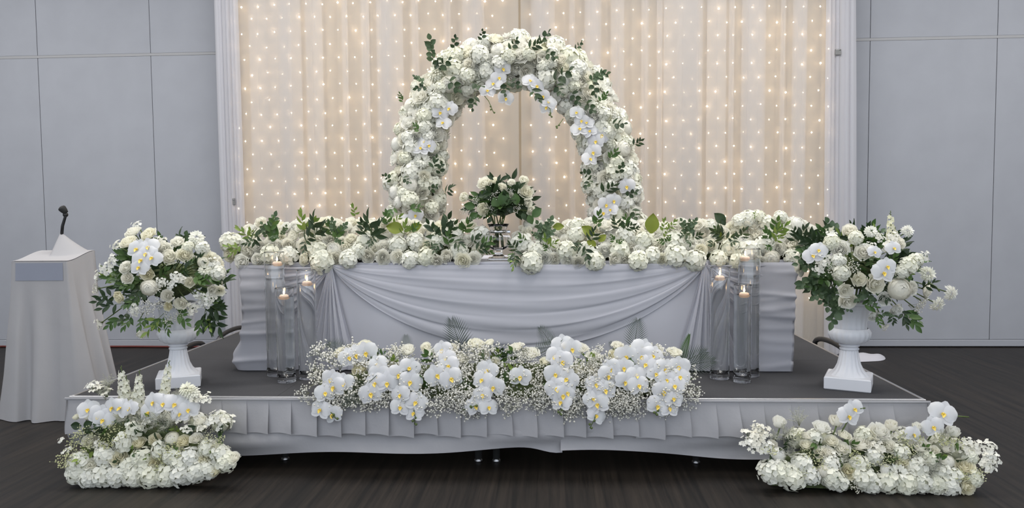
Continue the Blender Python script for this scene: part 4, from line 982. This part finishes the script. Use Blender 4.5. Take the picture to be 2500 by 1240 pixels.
# ------------------------------------------------------------------ long arrangement on the stage front edge
def low_arr(name, label, base, zb, H, Yf, dep, group=None):
    t = thing(name, label, 'flower arrangement', base, group)
    def hit(px, py, lift=0.0):
        Y = Yf
        for _ in range(4):
            P = at(px, py, Y); k = max(0, min(1, (P.z-zb)/H)); Y = Yf+dep*k**1.6-lift
        return P, Vector((0, -1+.55*k, .18+.95*k))
    return t, hit
fa, fhit = low_arr('orchid_arrangement', 'long arrangement of white orchids, roses and palm fronds on the front edge of the stage', Vector((.08, .10, SH)), SH-.02, .32, -.015, .16)
core = MB()
def cf(u, v):
    a = PI*v; x = -.98+2.1*u; k = math.sin(PI*min(.97, max(.03, u)))**.35
    return (x, .14-.13*math.cos(a)*k, SH+.004+.17*math.sin(a)*k)
wpart('moss_core', core.grid(cf, 40, 10), M['foam'], fa)
FR = [(832, 861, 19, 'i'), (892, 843, 19, 'i'), (996, 853, 21, 'w'), (1040, 847, 16, 'i'), (1049, 861, 16, 'w'), (1126, 873, 18, 'i'), (1164, 837, 21, 'i'), (1195, 835, 13, 'i'), (1181, 866, 15, 'i'), (878, 898, 20, 'c'), (1260, 846, 19, 'w'), (1295, 861, 21, 'i'), (1419, 849, 19, 'w'), (1451, 869, 20, 'w'), (1451, 892, 20, 'w'), (1502, 867, 18, 'c'), (1508, 843, 15, 'w'), (1603, 855, 17, 'w'), (1647, 858, 18, 'i'), (1411, 902, 17, 'i'), (960, 890, 15, 'i'), (1210, 880, 12, 'i'), (1550, 850, 14, 'w'), (1101, 850, 16, 'w'), (1330, 880, 14, 'i')]
for x, y, r_, c in FR:
    P, n = fhit(x, y, .02); rose(fa, P, r_/pxm(P)*1.05, n, {'w': 'p_white', 'i': 'p_ivory', 'c': 'p_cream'}[c], 'rose')
FO = [(809, 925), (852, 873), (794, 959), (783, 1000), (812, 1012), (925, 915), (916, 936), (905, 961), (922, 890), (893, 861), (973, 915), (1002, 932), (977, 964), (1016, 982), (977, 994), (1011, 1008), (1088, 873), (1095, 893), (1066, 916), (1101, 924), (1000, 898), (1178, 927), (1178, 964), (1161, 991), (1193, 994), (1189, 904), (1205, 945), (815, 945), (840, 935), (1080, 855), (870, 868), (945, 935),
      (1396, 852), (1356, 870), (1373, 883), (1375, 843), (1385, 925), (1359, 948), (1384, 958), (1370, 982), (1355, 913), (1485, 918), (1456, 939), (1477, 953), (1447, 973), (1459, 987), (1456, 1014), (1529, 870), (1523, 898), (1526, 932), (1569, 853), (1566, 870), (1578, 890), (1594, 869), (1554, 916), (1559, 941), (1603, 913), (1623, 902), (1627, 927), (1658, 895), (1647, 942), (1620, 956), (1644, 973), (1606, 991), (1634, 997), (1490, 900), (1660, 920), (1375, 965), (1270, 920)]
for x, y in FO:
    P, n = fhit(x, y, .055); orchid(fa, P, fr_.uniform(22.5, 27.5)/pxm(P), Vector((fr_.uniform(-.35, .35), -1, fr_.uniform(-.05, .35))))
rr = random.Random(77)
for k in range(240):
    x = rr.uniform(775, 1685); y = rr.uniform(855, 985) if rr.random() < .75 else rr.uniform(965, 1005)
    if y > 985 and not 1050 < x < 1650: continue
    P, n = fhit(x, y, rr.uniform(-.02, .025)); cluster(fa, 'gypsophila', GYP, P, rr.uniform(24, 36)/pxm(P), n)
for x, y in ((1690, 960), (770, 905), (745, 960), (1500, 1000), (1545, 1005), (1240, 990)): P, n = fhit(x, y, .01); cluster(fa, 'gypsophila', GYP, P, .06, (.5 if x > 1600 else -.5 if x < 800 else 0, -1, .1))
for k in range(30):
    x = rr.uniform(800, 1660); P, n = fhit(x, rr.uniform(870, 960), -.06); spray(fa, rr.choice(('mid', 'dark', 'mid', 'light')), P, rr.uniform(.07, .11), (rr.uniform(-.6, .6), -.5, rr.uniform(-.2, .8)))
for k, a, b_, Y in (('palm', (862, 868), (806, 838), .12), ('palm', (875, 872), (850, 845), .14), ('palm', (992, 862), (992, 820), .14), ('palm', (1132, 872), (1106, 782), .14), ('palm', (1300, 872), (1368, 838), .10), ('palm', (1350, 845), (1320, 800), .16), ('palm', (1270, 905), (1285, 855), .10), ('palm', (1548, 855), (1556, 783), .14), ('palm', (1655, 895), (1738, 882), .10), ('palm', (1650, 890), (1720, 858), .12), ('palm', (905, 930), (848, 985), -.05), ('fern', (1660, 890), (1680, 816), .14), ('fern', (1176, 890), (1180, 855), .05), ('fern', (1210, 960), (1250, 900), .03), ('fern', (1220, 945), (1236, 905), .03), ('palm', (1085, 935), (1130, 950), -.02), ('fern', (1668, 910), (1690, 925), .08), ('palm', (1505, 858), (1490, 835), .16)):
    px_leaf(fa, leafy, k, a, b_, Y)
for A, B in (((1010, 1000), (1012, 1036)), ((1130, 1000), (1160, 990)), ((1456, 1005), (1440, 1045)), ((1606, 990), (1600, 1012)), ((1372, 985), (1366, 1012)), ((800, 1000), (820, 1022))):
    a, b_ = at(*A, -.07), at(*B, -.085)
    o = wpart('bud_stem', MB().tube([a, a.lerp(b_, .5)+Vector((.006, 0, 0)), b_], .0025, 5), M['stem'], fa)
    for k in range(3): sub('bud', MB().ball((0, 0, 0), .0075, n=6, m=5).mesh('bud', M['stem']), o).location = a.lerp(b_, .55+.22*k)-ORG[fa.name]+Vector((.009*(-1)**k, 0, 0))

# ------------------------------------------------------------------ floor arrangements
la, lhit = low_arr('floor_arrangement', 'floor arrangement of hydrangeas, orchids and pale spikes at the left stage corner', Vector((-1.9, -.20, 0)), 0, .40, -.30, .13, 'floor flower arrangements')
def lcf(u, v):
    a = PI*v; x = -2.25+.70*u; k = math.sin(PI*min(.95, max(.05, u)))**.3
    return (x, -.17-.10*math.cos(a)*k, .004+.33*math.sin(a)*k)
wpart('moss_core', MB().grid(lcf, 24, 10), M['foam'], la)
def plant(t, hit_, lst):
    for x, y, r_, c in lst:
        P, n = hit_(x, y, .02); k = pxm(P)
        if c == 'h': hyd(t, P-n*.02, r_/k, n)
        elif c == 'm': mum(t, P, r_/k, n)
        elif c == 's': cluster(t, 'blossom_cluster', STAR, P, r_/k, n)
        elif c == 'g': cluster(t, 'gypsophila', GYP, P, r_/k, n)
        elif c == 'G': cluster(t, 'gypsophila', GYPG, P, r_/k, n)
        elif c == 'f': cluster(t, 'asparagus_fern', FUZZ, P, r_/k, n)
        elif c == 'o': P, n = hit_(x, y, .05); orchid(t, P, r_/k, Vector((fr_.uniform(-.3, .3), -1, fr_.uniform(.1, .5))))
        elif c == 'b': bud(t, P, r_/k, n+Vector((fr_.uniform(-.5, .5), 0, .5)), 'p_white')
        else: rose(t, P, r_/k*1.05, n, {'w': 'p_white', 'i': 'p_ivory', 'c': 'p_cream', 'B': 'p_white', 'C': 'p_cream'}[c], 'ball' if c == 'B' else 'rose' if c == 'C' else None)
plant(la, lhit, [(220, 1075, 19, 'i'), (339, 1080, 19, 'C'), (378, 1071, 18, 'C'), (447, 1076, 19, 'C'), (479, 1070, 17, 'w'), (224, 1136, 22, 'i'), (291, 1117, 22, 'C'), (376, 1132, 20, 'c'), (496, 1123, 20, 'C'), (523, 1147, 21, 'C'), (527, 1083, 16, 'w'), (569, 1117, 17, 'w'), (489, 1026, 18, 'i'), (457, 952, 20, 'm'), (420, 1070, 16, 'i'),
    (275, 995, 24, 'o'), (296, 996, 24, 'o'), (243, 1014, 26, 'o'), (252, 1025, 24, 'o'), (318, 996, 20, 'o'), (364, 1007, 26, 'o'), (399, 986, 25, 'o'), (428, 987, 26, 'o'), (460, 1000, 24, 'o'), (375, 982, 24, 'o'), (215, 1000, 24, 'o'), (440, 1010, 22, 'o'),
    (190, 1130, 34, 'h'), (185, 1155, 30, 'h'), (215, 1165, 30, 'h'), (250, 1160, 32, 'h'), (285, 1160, 34, 'h'), (325, 1160, 34, 'h'), (365, 1162, 34, 'h'), (405, 1160, 34, 'h'), (440, 1155, 34, 'h'), (475, 1150, 32, 'h'), (505, 1145, 28, 'h'), (548, 1125, 30, 'h'), (535, 1105, 28, 'h'), (345, 1115, 32, 'h'), (420, 1110, 30, 'h'), (462, 1115, 30, 'h'), (300, 1075, 30, 'h'), (255, 1110, 30, 'h'), (390, 1095, 28, 'h'), (330, 1045, 28, 'h'), (310, 1140, 30, 'h'), (350, 1145, 28, 'h'), (440, 1130, 28, 'h'), (505, 1090, 26, 'h'),
    (420, 1090, 26, 'G'), (405, 1115, 26, 'G'), (430, 1110, 22, 'G'), (160, 1130, 26, 'G'), (175, 1110, 24, 'G'), (200, 1060, 24, 'G'), (235, 1060, 24, 'G'), (300, 1070, 24, 'G'), (275, 1050, 24, 'G'), (215, 1090, 24, 'G'), (510, 1070, 22, 'G'), (540, 1080, 20, 'G'), (185, 1080, 22, 'G'), (265, 1085, 24, 'G'), (395, 1140, 20, 'G'),
    (395, 1030, 40, 'f'), (410, 1045, 36, 'f'), (375, 1040, 36, 'f'), (300, 1030, 30, 'f'), (255, 965, 32, 'f'), (425, 1030, 30, 'f'), (265, 940, 26, 'f'), (345, 1030, 26, 'f'),
    (242, 952, 26, 's'), (225, 945, 20, 's'), (258, 960, 22, 's'), (364, 1030, 20, 's'), (440, 1025, 18, 's'), (455, 1050, 18, 's'), (325, 1035, 20, 's'), (532, 1018, 26, 's'), (556, 1028, 24, 's'), (540, 1035, 22, 's'), (520, 1030, 22, 's'), (245, 1090, 20, 's'), (150, 1075, 10, 's'), (480, 975, 22, 's'), (500, 975, 22, 's'), (470, 960, 20, 'm'), (435, 965, 20, 'f'), (165, 1100, 16, 's'), (495, 1045, 20, 's')])
for b4, tp, kk in (((303, 1000), (296, 903), 0), ((333, 1005), (340, 912), 1), ((312, 1010), (308, 925), 2), ((345, 1010), (345, 935), 2), ((398, 985), (412, 890), 1), ((405, 985), (405, 920), 0), ((325, 1030), (328, 950), 1)):
    A = at(*b4, -.12); B = at(*tp, -.12); link('flower_spike', SPIKE[kk], la, A, Vector((0, 0, 1)).rotation_difference((B-A).normalized()), (B-A).length)
for k, a, b_, Y in (('broadd', (200, 1040), (172, 1038), -.2), ('broadd', (205, 1040), (228, 1030), -.22), ('broadd', (450, 1055), (478, 1040), -.22), ('broadd', (350, 1060), (330, 1048), -.2), ('mid', (440, 1120), (462, 1100), -.28)): px_leaf(la, leafy, k, a, b_, Y)
for k in range(26):
    x = rr.uniform(190, 545); P, n = lhit(x, rr.uniform(1030, 1120), -.03); spray(la, rr.choice(('mid', 'dark', 'light', 'euc')), P, rr.uniform(.06, .10), (rr.uniform(-.7, .7), -.6, rr.uniform(-.2, .7)))
for x, y in ((186, 1018), (215, 1018)): P, n = lhit(x, y, .03); bud(la, P, .022, (-.4, -.4, .7))
for k in range(16): hyd(la, Vector((rr.uniform(-2.2, -1.5), -.06, rr.uniform(.1, .34))), .075, (0, 1, .6))

ra, rhit = low_arr('floor_arrangement', 'floor arrangement of white roses and hydrangeas at the right stage corner', Vector((2.15, -.18, 0)), 0, .34, -.27, .16, 'floor flower arrangements')
def rcf(u, v):
    a = PI*v; x = 1.55+1.05*u; k = math.sin(PI*min(.95, max(.05, u)))**.3
    return (x, -.15-.09*math.cos(a)*k, .004+.22*math.sin(a)*k)
wpart('moss_core', MB().grid(rcf, 30, 10), M['foam'], ra)
plant(ra, rhit, [(1902, 1031, 21, 'b'), (2006, 1042, 23, 'w'), (2042, 1028, 21, 'b'), (1968, 1084, 18, 'i'), (1970, 1063, 14, 'w'), (1900, 1108, 17, 'B'), (1886, 1084, 15, 'w'), (2003, 1104, 17, 'i'), (2023, 1103, 17, 'w'), (2055, 1093, 19, 'i'), (2063, 1061, 17, 'i'), (2101, 1082, 26, 'w'), (2147, 1051, 25, 'w'), (2177, 1039, 19, 'b'), (2170, 1088, 20, 'i'), (2203, 1129, 22, 'C'), (2071, 1150, 21, 'C'), (2246, 1088, 26, 'w'), (2278, 1101, 18, 'i'), (2313, 1092, 17, 'w'), (2313, 1126, 15, 'B'), (2354, 1137, 22, 'C'), (2362, 1188, 24, 'c'), (2011, 1150, 15, 'B'), (2165, 1148, 15, 'B'), (2327, 1054, 20, 'b'), (2237, 1042, 15, 'b'), (2030, 1075, 18, 'i'), (2120, 1060, 18, 'i'),
    (2072, 1016, 25, 'o'), (2085, 998, 22, 'o'), (2302, 1010, 30, 'o'), (2278, 1042, 24, 'o'), (2230, 1060, 20, 'o'),
    (1880, 1150, 34, 'h'), (1905, 1150, 34, 'h'), (1935, 1165, 36, 'h'), (1980, 1160, 28, 'h'), (2035, 1165, 32, 'h'), (2050, 1175, 28, 'h'), (2110, 1165, 34, 'h'), (2130, 1180, 30, 'h'), (2170, 1175, 34, 'h'), (2215, 1180, 34, 'h'), (2250, 1175, 34, 'h'), (2290, 1180, 32, 'h'), (2320, 1185, 32, 'h'), (1960, 1130, 30, 'h'), (2100, 1130, 28, 'h'), (2135, 1110, 26, 'h'), (2240, 1140, 32, 'h'), (2300, 1150, 28, 'h'), (2030, 1130, 26, 'h'), (2110, 1055, 24, 'h'), (2270, 1120, 28, 'h'), (2380, 1165, 26, 'h'), (2330, 1160, 26, 'h'), (1990, 1060, 22, 'h'), (2200, 1100, 26, 'h'), (2190, 1155, 26, 'm'), (2240, 1160, 26, 'm'),
    (1830, 1060, 26, 's'), (1848, 1075, 28, 's'), (1865, 1060, 26, 's'), (1845, 1095, 26, 's'), (1825, 1080, 22, 's'), (1872, 1095, 22, 's'), (1850, 1045, 20, 's'), (2365, 1085, 24, 's'), (2385, 1095, 24, 's'), (2415, 1090, 20, 's'), (2420, 1110, 20, 's'), (2425, 1125, 20, 's'), (2400, 1125, 24, 's'), (2350, 1095, 22, 's'), (2145, 1090, 26, 's'), (2130, 1105, 24, 's'), (2412, 1140, 22, 's'), (1905, 1130, 22, 's'), (2370, 1110, 24, 'h'), (2040, 1120, 20, 's'),
    (1890, 1070, 26, 'f'), (1915, 1060, 30, 'f'), (1950, 1030, 34, 'f'), (1935, 1085, 28, 'f'), (2250, 1130, 34, 'f'), (2270, 1150, 34, 'f'), (2300, 1065, 30, 'f'), (1925, 1110, 26, 'f'), (2290, 1135, 28, 'f'), (2060, 1125, 24, 'f'),
    (1880, 1105, 24, 'G'), (1940, 1065, 22, 'G'), (2000, 1135, 24, 'G'), (2085, 1115, 24, 'G'), (2110, 1140, 24, 'G'), (2150, 1125, 24, 'G'), (2205, 1070, 24, 'G'), (2215, 1105, 24, 'G'), (2300, 1080, 22, 'G'), (2335, 1080, 24, 'G'), (2340, 1160, 22, 'G'), (2390, 1155, 22, 'G'), (2085, 1188, 20, 'g'), (2300, 1190, 22, 'g'), (1955, 1155, 18, 'G'), (1970, 1110, 20, 'G'), (2240, 1075, 20, 'G'), (2185, 1125, 22, 'G')])
for k in range(26):
    x = rr.uniform(1880, 2380); P, n = rhit(x, rr.uniform(1070, 1150), -.03); spray(ra, rr.choice(('mid', 'dark', 'light', 'mid')), P, rr.uniform(.05, .09), (rr.uniform(-.7, .7), -.6, rr.uniform(-.2, .7)))
for a, b_ in (((1905, 1040), (1890, 1080)), ((2042, 1040), (2028, 1070)), ((2300, 1020), (2265, 1075)), ((2072, 1022), (2050, 1060)), ((2312, 1015), (2365, 1018)), ((2085, 1000), (2112, 996)), ((2180, 1045), (2165, 1070)), ((2325, 1060), (2305, 1085))):
    A, B = at(*a, -.15), at(*b_, -.15); wpart('flower_stem', MB().tube([A, A.lerp(B, .5)+Vector((0, -.01, .004)), B], .004, 5), M['stem'], ra)
for k in range(20): hyd(ra, Vector((rr.uniform(1.6, 2.7), -.04, rr.uniform(.08, .22))), .075, (0, 1, .6))

# inner foliage of the fullest arrangements: one part each
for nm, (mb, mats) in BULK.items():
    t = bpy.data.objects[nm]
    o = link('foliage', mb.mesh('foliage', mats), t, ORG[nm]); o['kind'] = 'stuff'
